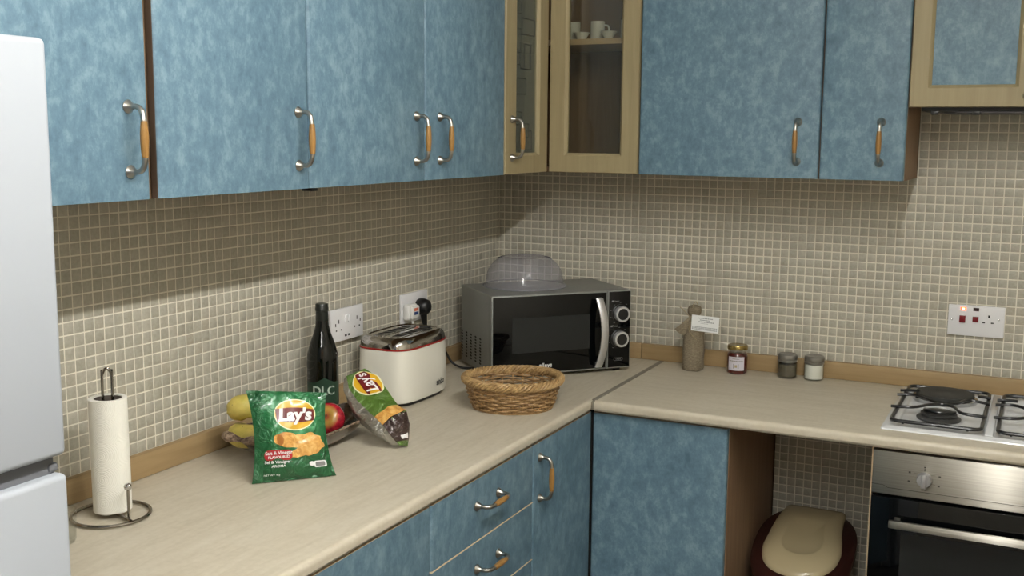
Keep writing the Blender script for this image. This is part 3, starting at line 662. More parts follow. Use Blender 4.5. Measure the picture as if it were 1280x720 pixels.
for x, z in ((1.434, 1.105), (1.5545, 1.112)):
    bm = B(); lathe(bm, [(.0032, -.0103), (.0028, -.012), (.001, -.0125)], 14, 0, (x, 0, z), 'y', False); bmesh.ops.recalc_face_normals(bm, faces=bm.faces); wpart('screw', bm, 'chrome', fp)

# ------------------------------------------------------------------ microwave (local: x along the front, y to the back, z up)
ANG = math.atan2(.74384594, .66835112)
mw = thing('microwave', 'silver and black microwave oven standing in the corner of the worktop', 'microwave', (.246, -.531, .9002), ANG)
Wd, Dp, H0, H1 = .450, .268, .010, .250
bm = B(); box(bm, (.001, .014, H0), (Wd-.001, Dp, H1), .005); finish('casing', bm, 'silver', mw)
bm = B(); box(bm, (0, .0, H0+.001), (.370, .0145, H1-.001), .003); dr = finish('door', bm, ['silver'], mw)
bm = B(); box(bm, (.004, -.0015, H0+.006), (.3665, .001, H1-.006), .001); finish('door_glass', bm, 'gloss_black', dr)
bm = B(); box(bm, (.063, -.0022, .078), (.312, -.001, .182)); finish('door_window', bm, 'dark_window', dr)
bm = B(); box(bm, (.3725, .0, H0+.001), (Wd, .0145, H1-.001), .003); pn = finish('control_panel', bm, 'silver', mw)
bm = B(); box(bm, (.3755, -.0015, H0+.005), (Wd-.003, .001, H1-.005), .001); finish('panel_glass', bm, 'gloss_black', pn)
# bowed handle
bm = B(); rs = []
for k in range(17):
    t = -1+2*k/16; z = .125+.104*t; y = -.012-.022*(1-t*t)-.002; x = .347-.010*t*t
    rs.append(ring(bm, [(x-.0115, y+.004, z), (x-.0115, y, z), (x-.007, y-.003, z), (x+.007, y-.003, z), (x+.0115, y, z), (x+.0115, y+.004, z)]))
skin(bm, rs, True, 0, True, True)
for z in (.028, .222): box(bm, (.332, -.014, z-.008), (.348, -.001, z+.008), .001)
bmesh.ops.recalc_face_normals(bm, faces=bm.faces); finish('handle', bm, plain('satin_silver_handle', (190, 190, 190), .3, .7), dr)
m = frame_mat((0, -.0019, 0), (1, 0, 0), (0, 0, 1))
for kx, kz in ((.413, .178), (.411, .102)):
    bm = B(); lathe(bm, [(.0285, -.0012), (.0285, -.003), (.026, -.004), (.0245, -.006), (.001, -.006)], 36, 0, (kx, 0, kz), 'y', False); bmesh.ops.recalc_face_normals(bm, faces=bm.faces); k1 = finish('dial', bm, 'black', pn)
    bm = B(); lathe(bm, [(.0235, -.005), (.0235, -.020), (.0215, -.0225), (.0175, -.0225), (.0172, -.0215)], 36, 0, (kx, 0, kz), 'y', False); bmesh.ops.recalc_face_normals(bm, faces=bm.faces); finish('dial_rim', bm, plain('bright_dial_rim', (205, 205, 205), .3, .5), k1)
    bm = B(); lathe(bm, [(.0180, -.0214), (.001, -.0218)], 30, 0, (kx, 0, kz), 'y', False); finish('dial_face', bm, 'black', k1)
    bm = B()
    for q in range(9):
        a = -.8*PI+1.6*PI*q/8+PI/2; cx, cz = kx+.0335*math.cos(a), kz+.0335*math.sin(a); quad(bm, m, cx-.0025, cz-.0006, cx+.0025, cz+.0006)
    quad(bm, m, kx-.029, kz+.036, kx-.023, kz+.041); put_text(bm, 'Power' if kz > .15 else 'Timer', .008, m @ Matrix.Translation((kx-.014, kz+.0385, 0)))
    finish('dial_marks', bm, 'grey_print', pn)
bm = B(); pts = rrect(.030, .009, .003)
r0 = ring(bm, [m @ Vector((.409+x, .039+y, 0)) for x, y in pts]); pts = rrect(.0285, .0075, .0025); r1 = ring(bm, [m @ Vector((.409+x, .039+y, 0)) for x, y in pts]); skin(bm, [r0, r1])
put_text(bm, 'OPEN', .0065, m @ Matrix.Translation((.409, .039, 0))); finish('badge', bm, 'grey_print', pn)
bm = B(); m2 = frame_mat((0, -.0027, 0), (1, 0, 0), (0, 0, 1)); put_text(bm, 'alleys', .019, m2 @ Matrix.Translation((.170, .0370, 0)), bold=.0002); finish('lettering', bm, 'white_print', dr)
# vent slots on the left side (normal -x local)
bm = B()
for c in range(5):
    n = 9; 
    for r in range(n):
        y = .095+.0405*c; z = .108-.0092*r
        pts = [(y+.0085*math.cos(2*PI*k/10), z+.0031*math.sin(2*PI*k/10)) for k in range(10)]
        f = bm.faces.new([bm.verts.new((.0006, a, b)) for a, b in pts])
finish('vent_slots', bm, 'inside_dark', mw)
bm = B()
for x in (.03, .42):
    for y in (.03, .24): lathe(bm, [(.01, 0), (.012, .0105)], 12, 0, (x, y, 0))
finish('feet', bm, 'rubber', mw)
MWM = Matrix.Translation((.246, -.531, .9002)) @ Matrix.Rotation(ANG, 4, 'Z')
# domed splash cover
dm = thing('microwave_cover', 'clear domed plastic plate cover on top of the microwave', 'cover', (.232, -.285, .9002+H1+.0005))
bm = B(); prof = [(.126, 0), (.126, .003), (.1205, .005), (.119, .018), (.1175, .022), (.1155, .034), (.111, .047), (.103, .059), (.092, .070), (.078, .079), (.064, .0845), (.0625, .083), (.045, .0865), (.03, .0872), (.0285, .0895), (.004, .0905)]
lathe(bm, prof, 56, caps=False); bm.transform(Matrix.Diagonal((1, 1, 1.07, 1))); finish('dome', bm, 'lid_plastic', dm, sharp=70)
bm = B(); tube(bm, [(.1265*math.cos(2*PI*k/56), .1265*math.sin(2*PI*k/56), .0015) for k in range(56)], .0016, 6, closed=True); finish('rim', bm, 'lid_plastic', dm)
for a in (.42, .42+PI): 
    bm = B()
    for s in (-1, 1):
        rs = [ring(bm, [((r)*math.cos(a+q), (r)*math.sin(a+q), z) for q in (-.16, -.05, .06, .16)]) for r, z in ((.060, .0905), (.070, .0895), (.084, .0845))]
        skin(bm, rs, False); break
    finish('vent_slot', bm, plain('dark_blue_vent', (22, 18, 40), .6), dm)

# ------------------------------------------------------------------ toaster
ts = thing('toaster', 'white two-slot toaster with chrome top and red line', 'toaster', (.117, -.800, .9002))
def loft(bm, secs, n=56, mi=0, capa=True, capb=True):
    rs = [ring(bm, [(x, y, z) for x, y in sellipse(ax, ay, e, n)]) for ax, ay, e, z in secs]; skin(bm, rs, True, mi, capa, capb); return rs
AX, AY = .0845, .128
bm = B(); loft(bm, [(AX-.014, AY-.014, 4, .001), (AX-.012, AY-.012, 4, .009)]); finish('base', bm, 'black', ts)
bm = B(); loft(bm, [(AX-.012, AY-.012, 4, .008), (AX-.003, AY-.003, 4, .012), (AX, AY, 4, .022), (AX, AY, 4, .08), (AX-.002, AY-.002, 4, .150)]); finish('housing', bm, plain('warm_white_plastic', (228, 226, 214), .3, coat=.3), ts)
bm = B(); loft(bm, [(AX-.002, AY-.002, 4, .150), (AX-.001, AY-.001, 4, .1505), (AX-.001, AY-.001, 4, .154), (AX-.003, AY-.003, 4, .1545)]); finish('red_line', bm, 'red', ts)
bm = B(); rs = loft(bm, [(AX-.003, AY-.003, 4, .1543), (AX-.004, AY-.004, 4, .166), (AX-.010, AY-.010, 4, .177), (AX-.018, AY-.020, 4, .1815), (AX-.020, AY-.022, 4, .1795)]); 
finish('chrome_top', bm, plain('polished_chrome_top', (176, 172, 166), .1, 1), ts)
for x in (-.026, .026):
    bm = B(); pts = rrect(.027, .165, .005); o_ = rrect(.033, .171, .007)
    a = ring(bm, [(x+p_, q, .1796) for p_, q in o_]); b = ring(bm, [(x+p_, q, .1812) for p_, q in o_]); c = ring(bm, [(x+p_, q, .1812) for p_, q in pts]); d = ring(bm, [(x+p_, q, .1797) for p_, q in pts])
    skin(bm, [a, b, c, d]); f = bm.faces.new(d); f.material_index = 1
    bmesh.ops.recalc_face_normals(bm, faces=bm.faces); finish('bread_slot', bm, ['chrome', 'inside_dark'], ts)
    bm = B()
    for q in range(7): tube(bm, [(x-.0128, -.07+.0233*q, .1802), (x+.0128, -.07+.0233*q, .1802)], .0007, 5)
    finish('grill_wires', bm, 'nickel', ts)
def on_side(z, s): # point on the side curve facing the room
    pts = sellipse(AX+.0003, AY+.0003, 4, 400); return pts
t = text_bm('sinbo', .023, bold=.0007)
for v in t.verts:
    y = .052+v.co.x*.9; ax = AX+.0004; x = ax*(max(0, 1-abs(y/AY)**4))**.25+.0004; v.co = Vector((x, y, .042+v.co.y))
finish('lettering', t, plain('dark_grey_lettering', (60, 60, 60), .5), ts)
bm = B(); box(bm, (-.012, -AY-.012, .095), (.012, -AY+.004, .107), .003); bm.transform(Matrix.Rotation(PI, 4, 'Z')); finish('lever', bm, 'black', ts)

# ------------------------------------------------------------------ paper towel on its stand
st = thing('paper_towel_stand', 'chrome wire stand with oval foot holding the kitchen roll', 'stand', (.125, -1.841, .9002))
bm = B(); R0 = .070; tube(bm, [(R0*math.cos(2*PI*k/56)+.004, R0*math.sin(2*PI*k/56)-.008, .0045) for k in range(56)], .0034, 8, closed=True); finish('foot_ring', bm, 'darkchrome', st)
ca, sa = math.cos(math.radians(-17)), math.sin(math.radians(-17))
bm = B(); tube(bm, [(-.069*ca, -.069*sa, .0045), (0, 0, .006), (.069*ca, .069*sa, .0045)], .0032, 8); finish('cross_bar', bm, 'darkchrome', st)
bm = B(); tube(bm, smooth_path([(-.006, -.006, .006), (-.006, -.006, .255), (-.0058, -.0058, .266), (-.0035, -.0035, .275), (0, 0, .279), (.0035, .0035, .275), (.0058, .0058, .266), (.006, .006, .255), (.006, .006, .006)], 5), .0026, 8); finish('centre_hook', bm, 'darkchrome', st)
for s in (-1, 1):
    bm = B(); q = (s*.062*ca, s*.062*sa)
    tube(bm, [(*q, .005), (*q, .064)], .0027, 8); finish('side_post', bm, 'darkchrome', st)
    bm = B(); bmesh.ops.create_icosphere(bm, subdivisions=3, radius=.0072, matrix=Matrix.Translation((*q, .068))); finish('post_ball', bm, 'chrome', st)
bm = B(); N = 64; RR = .0345; zz = [.0, .002, .10, .19, .2135, .2145]
rs = []
for z, dr_ in zip(zz, (-.002, 0, 0, 0, 0, -.0015)):
    rs.append(ring(bm, [((RR+dr_+.0006*math.sin(3*a_+z*9)+(.0016 if k > N-5 else 0))*math.cos(a_), (RR+dr_+.0006*math.sin(3*a_+z*9)+(.0016 if k > N-5 else 0))*math.sin(a_), z+(.0006*math.sin(7*a_) if z < .01 else 0)) for k, a_ in [(k, 2*PI*k/N+2.6) for k in range(N)]]))
rs.append(ring(bm, [(.0255*math.cos(2*PI*k/N+2.6), .0255*math.sin(2*PI*k/N+2.6), .214) for k in range(N)])); rs.append(ring(bm, [(.0250*math.cos(2*PI*k/N+2.6), .0250*math.sin(2*PI*k/N+2.6), .0) for k in range(N)]))
skin(bm, rs); skin(bm, [rs[-1], rs[0]]); bmesh.ops.recalc_face_normals(bm, faces=bm.faces)
rl = thing('kitchen_roll', 'white embossed paper kitchen roll standing on the wire stand', 'kitchen roll', (.125, -1.841, .9102)); finish('paper', bm, 'paper', rl)
bm = B(); rs = [ring(bm, [(r*math.cos(2*PI*k/40), r*math.sin(2*PI*k/40), z) for k in range(40)]) for r, z in ((.0250, .003), (.0250, .2125), (.0238, .2125), (.0238, .003))]; skin(bm, rs); finish('cardboard_core', bm, plain('grey_cardboard', (92, 84, 76), .9), rl)
# tumbler behind the fridge edge
gl = thing('tumbler', 'small clear glass tumbler half hidden behind the fridge', 'glass', (.148, -1.985, .9002))
bm = B(); lathe(bm, [(.001, 0), (.026, 0), (.028, .004), (.031, .058), (.0295, .058), (.0265, .008), (.001, .007)], 32, caps=False); finish('tumbler_body', bm, 'clear_thin', gl)

# ------------------------------------------------------------------ fruit bowl
bc = Vector((.165, -1.315, .9005)); bd = math.atan2(.97, .20)
bw = thing('fruit_bowl', 'dark glossy boat-shaped wooden bowl with rough pale bark edge', 'bowl', bc, bd)
LA, LB = .192, .098
def bowl_pt(a, s, inner=False):
    c, sn = math.cos(a), math.sin(a); x = LA*c; y = LB*math.copysign(abs(sn)**.85, sn)*(1-.12*c)
    w = .006*math.sin(5*a+1)+.004*math.sin(11*a)+(.006*math.sin(17*a) if c < -.6 else 0)
    x *= (1+w*3*s); y *= (1+w*3*s); zr = .044+.012*abs(c)**3+.003*math.sin(4*a)+(.004*math.sin(9*a) if c < -.5 else 0)
    k = (s if s < .35 else s); prof = (s**2.2)
    z = .002+prof*zr+(.004 if inner else 0); q = .42+.58*s if not inner else .40+.56*s
    q = q if s > 0 else q
    return Vector((x*q, y*q, z))
bm = B(); N = 72
outer = [ring(bm, [bowl_pt(2*PI*k/N, s) for k in range(N)]) for s in (0, .25, .5, .75, .9, 1)]
inner = [ring(bm, [bowl_pt(2*PI*k/N, s, True) for k in range(N)]) for s in (1, .9, .75, .5, .25, 0)]
skin(bm, outer+inner, True, 0, True, True); bmesh.ops.recalc_face_normals(bm, faces=bm.faces); finish('bowl_body', bm, 'bowl', bw, sharp=70)
bm = B(); pth = []; rad = []
for k in range(N):
    a = 2*PI*k/N; pth.append(bowl_pt(a, 1)+Vector((0, 0, .002))-bowl_pt(a, 1).normalized()*.002); rad.append(.0026+(.006*max(0, -math.cos(a)-.55)/.45)*(1+.5*math.sin(13*a))+.0006*math.sin(23*a))
tube(bm, pth, rad, 8, closed=True)
for v in bm.verts: v.co += Vector([noise.noise(v.co*90+Vector((i*9, 0, 0))) for i in range(3)])*.003
finish('bark_edge', bm, 'bark', bw)
def banana(pts, lab):
    P_ = smooth_path(pts, 6); n = len(P_); o = Vector(pts[len(pts)//2]); o.z = min(p_.z for p_ in P_)-.019
    t = thing('banana', lab, 'banana', o, 0, 'bananas in the fruit bowl'); rad = []
    for i in range(n): u = i/(n-1); rad.append(0.0225*(1-abs(2*u-1)**5)**.6+.0035)
    bm = B(); tube(bm, [p_-o for p_ in P_], rad, 10); finish('fruit', bm, 'banana', t, sharp=60)
    bm = B(); a = P_[-1]-o; d = (P_[-1]-P_[-3]).normalized(); tube(bm, [a-d*.006, a+d*.014], [.0052, .0042], 8); finish('stem', bm, plain('banana_stem', (120, 104, 50), .6), t)
banana([(.100, -1.430, .996), (.106, -1.462, 1.014), (.126, -1.462, 1.023), (.156, -1.425, 1.016), (.180, -1.382, 1.002), (.188, -1.34, .994)], 'upper yellow banana curving behind the green crisp bag')
banana([(.085, -1.415, .955), (.098, -1.452, .955), (.125, -1.470, .958), (.165, -1.450, .958), (.198, -1.405, .955), (.205, -1.36, .950)], 'lower yellow banana lying on the bark rim of the bowl')
def apple(c, r, tilt, lab):
    t = thing('apple', lab, 'apple', c); t.rotation_euler = tilt
    bm = B(); prof = []
    for k in range(25):
        a = PI*k/24; rr_ = r*(1-.02*math.cos(2*a)); d = .010*math.exp(-(a/.32)**2) ; d2 = .006*math.exp(-((PI-a)/.3)**2)
        prof.append((max(.0002, rr_*math.sin(a)*(1+.06*math.cos(a))), (rr_*math.cos(a)*.9-d+d2)))
    lathe(bm, prof[::-1], 40, caps=False); bmesh.ops.recalc_face_normals(bm, faces=bm.faces); finish('fruit', bm, 'apple', t, sharp=80)
    bm = B(); tube(bm, [(0, 0, r*.55), (.001, .001, r*.75), (.003, .002, r*.95)], [.0012, .0012, .0016], 6); finish('stem', bm, plain('apple_stem', (70, 52, 28), .7), t)
apple((.194, -1.252, .953), .0375, (math.radians(62), 0, math.radians(20)), 'red apple with stem hollow facing out, right of the green bag')

# ------------------------------------------------------------------ wine bottle
bt = thing('wine_bottle', 'dark wine bottle with green label standing behind the fruit bowl', 'bottle', (.072, -1.105, .9002))
bm = B(); lathe(bm, [(.001, .004), (.034, .0), (.0385, .004), (.039, .012), (.039, .150), (.037, .172), (.030, .198), (.021, .222), (.0165, .240), (.0148, .262)], 48, caps=False); finish('glass_body', bm, 'bottle', bt, sharp=70)
bm = B(); lathe(bm, [(.0158, .225), (.0154, .262), (.0150, .276), (.0162, .277), (.0164, .284), (.0156, .286), (.0156, .2925), (.0145, .2945), (.001, .2945)], 36, caps=False)
bmesh.ops.translate(bm, verts=bm.verts, vec=(0, 0, 0)); finish('capsule', bm, 'cap', bt)
CA = math.atan2(-2.17, 1.58)  # direction towards the room
bm = B(); rs = []
for a in [CA+q*.1 for q in range(-13, 14)]: rs.append(ring(bm, [(.0394*math.cos(a), .0394*math.sin(a), z) for z in (.03, .065, .0995-.00*abs(a-CA), .104+.012*max(0, 1-abs(a-CA-.1)*1.6))]))
skin(bm, rs, False); finish('label', bm, 'bottle_label', bt)
t = text_bm('DLC', .030, bold=.0006)
for v in t.verts: a = CA+.05+v.co.x/.0398; v.co = Vector((.0399*math.cos(a), .0399*math.sin(a), .083+v.co.y))
finish('lettering', t, plain('pale_green_lettering', (176, 190, 176), .5), bt)

# ------------------------------------------------------------------ crisp bags
class Bag:
    """pillow between four corners: P(u,v) with u 0..1 across, v 0..1 upwards"""
    def __init__(s, BL, BR, TL, TR, tf, tb, prof):
        s.c = [Vector(x) for x in (BL, BR, TL, TR)]; s.tf, s.tb, s.prof = tf, tb, prof
        s.n = (s.c[1]-s.c[0]).cross(s.c[2]-s.c[0]).normalized()
    def P(s, u, v, side=1, off=0):
        w = s.prof(v); uu = .5+(u-.5)*w; b = s.c[0].lerp(s.c[1], uu); t = s.c[2].lerp(s.c[3], uu); p_ = b.lerp(t, v)
        e = max(0, 1-abs(2*u-1)**2.6)*max(0, math.sin(PI*min(1, max(0, v))))**.62*(1.15-.3*v)
        cr = noise.noise(Vector((u*3.2, v*4.1, 1.7*side)))*.35+noise.noise(Vector((u*8+v*3, v*6-u*4, 4*side)))*.14
        th = (s.tf if side > 0 else s.tb)*e*(1+cr)
        th += .0035*math.sin(u*23+3*math.sin(v*5))*math.exp(-((min(v, 1-v))/.10)**2)*(1 if .02 < v < .98 else .5)
        # creases running in from the sides
        th -= .006*e*math.exp(-((v-.52-.25*(u-.9))/.035)**2)*max(0, u-.45)*2 + .004*e*math.exp(-((v-.33+.3*(u-.1))/.04)**2)*max(0, .55-u)*2
        return p_+s.n*(th*1+off)*(1 if side > 0 else 0) - s.n*(th*1)*(0 if side > 0 else 1)
    def body(s, bm, nu=36, nv=44):
        uvl = bm.loops.layers.uv.new('UVMap'); uvs = {}
        def V(u, v, side): x = bm.verts.new(s.P(u, v, side)); uvs[x] = (u, v); return x
        for side in (1, -1):
            g = [[V(i/nu, j/nv, side) for i in range(nu+1)] for j in range(nv+1)]
            for j in range(nv):
                for i in range(nu):
                    q = (g[j][i], g[j][i+1], g[j+1][i+1], g[j+1][i]); f = bm.faces.new(q if side > 0 else q[::-1])
                    for l in f.loops: l[uvl].uv = uvs[l.vert]
    def decal_poly(s, bm, pts, off, mi=0, rings=5):
        """filled star-shaped outline (u,v) laid on the front of the bag"""
        cx = sum(p_[0] for p_ in pts)/len(pts); cy = sum(p_[1] for p_ in pts)/len(pts)
        c = bm.verts.new(s.P(cx, cy, 1, off)); prev = None
        for r in range(1, rings+1):
            k = r/rings; R_ = ring(bm, [s.P(cx+(x-cx)*k, cy+(y-cy)*k, 1, off) for x, y in pts])
            n = len(R_)
            for i in range(n):
                f = bm.faces.new((c, R_[i], R_[(i+1) % n]) if prev is None else (prev[i], R_[i], R_[(i+1) % n], prev[(i+1) % n])); f.material_index = mi
            prev = R_
    def decal_text(s, bm, body, size, u, v, off, mi=0, ang=0, asp=1.0, **k):
        t = text_bm(body, size, **k); bmesh.ops.triangulate(t, faces=t.faces); bmesh.ops.subdivide_edges(t, edges=[e for e in t.edges if e.calc_length() > size*.25], cuts=1)
        for w in t.verts:
            x, y = w.co.x, w.co.y; x, y = x*math.cos(ang)-y*math.sin(ang), x*math.sin(ang)+y*math.cos(ang); w.co = s.P(u+x, v+y*asp, 1, off)
        merge(bm, t, mi)
o1 = Vector((.300, -1.52, .9003))
def O(p_, o=o1): return Vector(p_)-o
b1 = Bag(O((.241, -1.584, .9015)), O((.359, -1.458, .9015)), O((.205, -1.553, 1.086)), O((.318, -1.430, 1.068)), .024, .009, lambda v: 1-.13*math.sin(PI*v)**.8)
cb = thing('crisp_bag', 'full green crisp bag standing upright in front of the fruit bowl', 'bag', o1)
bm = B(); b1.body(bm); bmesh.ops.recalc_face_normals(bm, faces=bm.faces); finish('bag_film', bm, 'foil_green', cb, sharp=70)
def ell(cx, cy, rx, ry, ang=0, n=36, wob=0, a0=0, a1=2*PI):
    out = []
    for k in range(n):
        a = a0+(a1-a0)*k/(n if a1-a0 > 6.2 else n-1); x, y = rx*math.cos(a), ry*math.sin(a); w = 1+wob*math.sin(3*a+cx*40)+wob*.6*math.sin(7*a+cy*30); x *= w; y *= w
        out.append((cx+x*math.cos(ang)-y*math.sin(ang), cy+x*math.sin(ang)+y*math.cos(ang)))
    return out
bm = B(); LU, LV = .57, .735
b1.decal_poly(bm, ell(LU, LV, .285, .178, .05), .0004, 0); b1.decal_poly(bm, ell(LU, LV, .272, .165, .05), .0008, 1)
ban = []
for k in range(15): t = k/14; ban.append((LU-.26+.52*t, LV-.075-.02*math.sin(PI*t)+.010*t))
for k in range(15): t = 1-k/14; ban.append((LU-.26+.52*t, LV+.062+.020*math.sin(PI*t)-.0*t))
b1.decal_poly(bm, ban, .0012, 2)
b1.decal_text(bm, "Lay's", .235, LU-.01, LV-.005, .0018, 3, .03, .80, shear=.18, bold=.010)
finish('printed_logo', bm, ['cream_print', 'yellow_print', 'maroon_print', 'film_white'], cb)
bm = B()
for e in ((.42, .455, .17, .085, -.1, .05), (.66, .44, .22, .075, .1, .09), (.80, .42, .14, .09, -.5, .10), (.60, .315, .16, .055, .25, .08), (.76, .35, .16, .075, .4, .09)): b1.decal_poly(bm, ell(*e[:5], wob=e[5]), .0006+.0003*len(bm.faces)/400, 0)
b1.decal_poly(bm, ell(.33, .455, .045, .06, .2, wob=.05), .0022, 1)
finish('printed_crisps', bm, ['crisp_print', 'crisp_dark_print'], cb)
bm = B(); b1.decal_poly(bm, [(.30+x, .29+y*1.0) for x, y in rrect(.36, .115, .05)], .0014, 0)
b1.decal_text(bm, 'Salt & Vinegar', .062, .305, .315, .0022, 1, .03, .8, bold=.001); b1.decal_text(bm, 'FLAVOURED', .050, .305, .268, .0022, 1, .03, .75, bold=.001)
b1.decal_text(bm, 'Sel & Vinaigre', .056, .28, .215, .0018, 1, .0, .75, bold=.001); b1.decal_text(bm, 'AROMA', .05, .30, .170, .0018, 1, .0, .75, bold=.001); b1.decal_text(bm, 'NET WT 45g', .035, .22, .075, .0018, 1, .0, .75)
finish('printed_flavour', bm, ['redpill_print', 'film_white'], cb)
bm = B(); b1.decal_poly(bm, [(.84+x, .16+y) for x, y in rrect(.17, .075, .02)], .0014, 0); b1.decal_poly(bm, [(.84+x, .16+y) for x, y in rrect(.13, .05, .015)], .0018, 1); b1.decal_poly(bm, ell(.73, .17, .035, .026), .0016, 0)
finish('printed_badge', bm, ['film_white', 'grey_print'], cb)

# second, crumpled bag leaning on the bowl and toaster; stations (ridge, right edge, left edge) in world space
CP = Vector((1.65555, -3.27423, 1.61379))
def W3(px, py, d): return CP+d*(Fv+Rv*((px-640)/1363.7)+Uv*((360-py)/1363.7))
stn = []
for (r, q, l, d) in (((433, 470), (456, 460.5), (430, 474), 2.575), ((436, 485), (471, 470), (431, 490), 2.560), ((446, 500), (484, 487), (435, 504), 2.540), ((459, 513), (492, 499), (442, 519), 2.520),
                     ((470, 523), (499, 508), (452, 531), 2.500), ((479, 532), (508, 513), (465, 541), 2.485), ((487, 543), (512, 530), (480, 550), 2.478), ((494, 551.5), (511, 549), (490, 555), 2.482), ((499, 556), (509.5, 558), (498, 557), 2.487)):
    stn.append((W3(*r, d-.018), W3(*q, d+.012), W3(*l, d+.010)))
o2 = Vector((.30, -1.16, .9003))
def lerpst(t):
    x = t*(len(stn)-1); i = min(int(x), len(stn)-2); f = x-i; return [a.lerp(b, f) for a, b in zip(stn[i], stn[i+1])]
class Face2(Bag):
    def __init__(s, a, b, bulge, seed): s.a, s.b, s.k, s.seed = a, b, bulge, seed
    def P(s, u, v, side=1, off=0):
        L = lerpst(1-v); p_, q = L[s.a], L[s.b]; r = p_.lerp(q, u); L0 = lerpst(min(1, 1-v+.02)); L1 = lerpst(max(0, 1-v-.02))
        n = (q-p_).cross(L1[s.a]-L0[s.a]); n.normalize()
        if n.dot(CP-r) < 0: n = -n
        e = max(0, math.sin(PI*u))*max(0, math.sin(PI*v))**.5
        w = s.k*e*(1+.6*noise.noise(Vector((u*3, v*7, s.seed))))+.0025*e*noise.noise(Vector((u*7, v*19, s.seed+3)))
        return r+n*(w+off)-o2
b2 = thing('crisp_bag', 'crumpled green and brown crisp bag leaning against the white toaster', 'bag', o2)
def patch(face, nu, nv, u0=0, u1=1, v0=0, v1=1, off=0):
    bm = B(); g = [[bm.verts.new(face.P(u0+(u1-u0)*i/nu, v0+(v1-v0)*j/nv, 1, off)) for i in range(nu+1)] for j in range(nv+1)]
    for j in range(nv):
        for i in range(nu): bm.faces.new((g[j][i], g[j][i+1], g[j+1][i+1], g[j+1][i]))
    return bm
f2 = Face2(0, 1, .010, 2.0); f3 = Face2(0, 2, .010, 7.0); f4 = Face2(2, 1, -.012, 9.0)
finish('front_film', patch(f2, 14, 48), 'foil_green2', b2, sharp=75)
finish('side_film', patch(f3, 10, 48), 'foil_silver', b2, sharp=75)
finish('back_film', patch(f4, 10, 48), 'foil_silver', b2, sharp=75)
finish('printed_brown_band', patch(f2, 12, 16, .0, 1, .10, .40, .0006), 'foil_brown', b2, sharp=75)
bm = patch(f2, 12, 10, .0, 1, .385, .52, .0008)
finish('printed_crisps', bm, 'crisp_print', b2, sharp=75)
bm = B(); f2.decal_poly(bm, ell(.58, .85, .46, .135, 0, 36), .0012, 0); f2.decal_poly(bm, ell(.58, .85, .42, .122, 0, 36), .0016, 1)
f2.decal_poly(bm, [(.58+x, .85+y) for x, y in rrect(.50, .235, .06)], .002, 2)
f2.decal_text(bm, "Lay's", .50, .58, .85, .0026, 3, PI/2, .21, shear=.15, bold=.012)
# widen across u: text is drawn in (u,v) so stretch it over the narrow face
finish('printed_logo', bm, ['cream_print', 'yellow_print', 'maroon_print', 'film_white'], b2)
bm = B(); f2.decal_poly(bm, [(.62+x, .16+y) for x, y in rrect(.5, .05, .02)], .0012, 0); finish('printed_badge', bm, 'film_white', b2)

# ------------------------------------------------------------------ wicker basket
bk = thing('wicker_basket', 'round woven wicker basket standing in front of the microwave', 'basket', (.426, -.758, .9002), math.radians(26))
A0, B0, A1, B1 = .104, .092, .122, .112; HZ = .064
def bp(a, z, off=0):
    k = max(0, z/HZ)**.8; return Vector(((A0+(A1-A0)*k+off)*math.cos(a), (B0+(B1-B0)*k+off)*math.sin(a), z+.006))
NS = 26; NR = 10
for r in range(NR):
    z = .002+(HZ-.006)*r/(NR-1); bm = B(); pth = []
    for k in range(NS*6):
        a = 2*PI*k/(NS*6); off = .0036*math.sin(NS/2*a+(PI if r % 2 else 0))+random.uniform(-.0004, .0004); pth.append(bp(a, z+.0012*math.sin(3*a+r*2)+random.uniform(-.0004, .0004), off))
    tube(bm, pth, .0029, 6, closed=True); finish('weaver', bm, 'wicker', bk)
for s in range(NS):
    a = 2*PI*(s+.5)/NS; bm = B(); tube(bm, [bp(a, z) for z in (-.002, .02, .04, HZ)], .0026, 6); finish('stake', bm, 'wicker', bk)
for s in range(5):
    bm = B(); pth = []; turns = 13
    for k in range(312):
        a = 2*PI*k/312; ph = turns*a+2*PI*s/5; c = bp(a, HZ+.006); rd = Vector((math.cos(a), math.sin(a), 0))
        pth.append(c+rd*(.0075*math.cos(ph)+.002)+Vector((0, 0, .0080*math.sin(ph)+.0015*math.sin(2*a+1))))
    tube(bm, pth, .0043, 6, closed=True); finish('rim_strand', bm, 'wicker_rim', bk)
bm = B(); rs = [ring(bm, [(q*A0*math.cos(2*PI*k/48), q*B0*math.sin(2*PI*k/48), z) for k in range(48)]) for q, z in ((1.02, .0005), (1.03, .005), (.98, .008))]; skin(bm, rs, True, 0, True, True)
bmesh.ops.recalc_face_normals(bm, faces=bm.faces); finish('base', bm, 'wicker', bk)
bm = B()
for q in range(1, 9): tube(bm, [(q/9*A0*math.cos(2*PI*k/40), q/9*B0*math.sin(2*PI*k/40), .0085) for k in range(40)], .0028, 5, closed=True)
finish('base_weave', bm, 'wicker', bk)

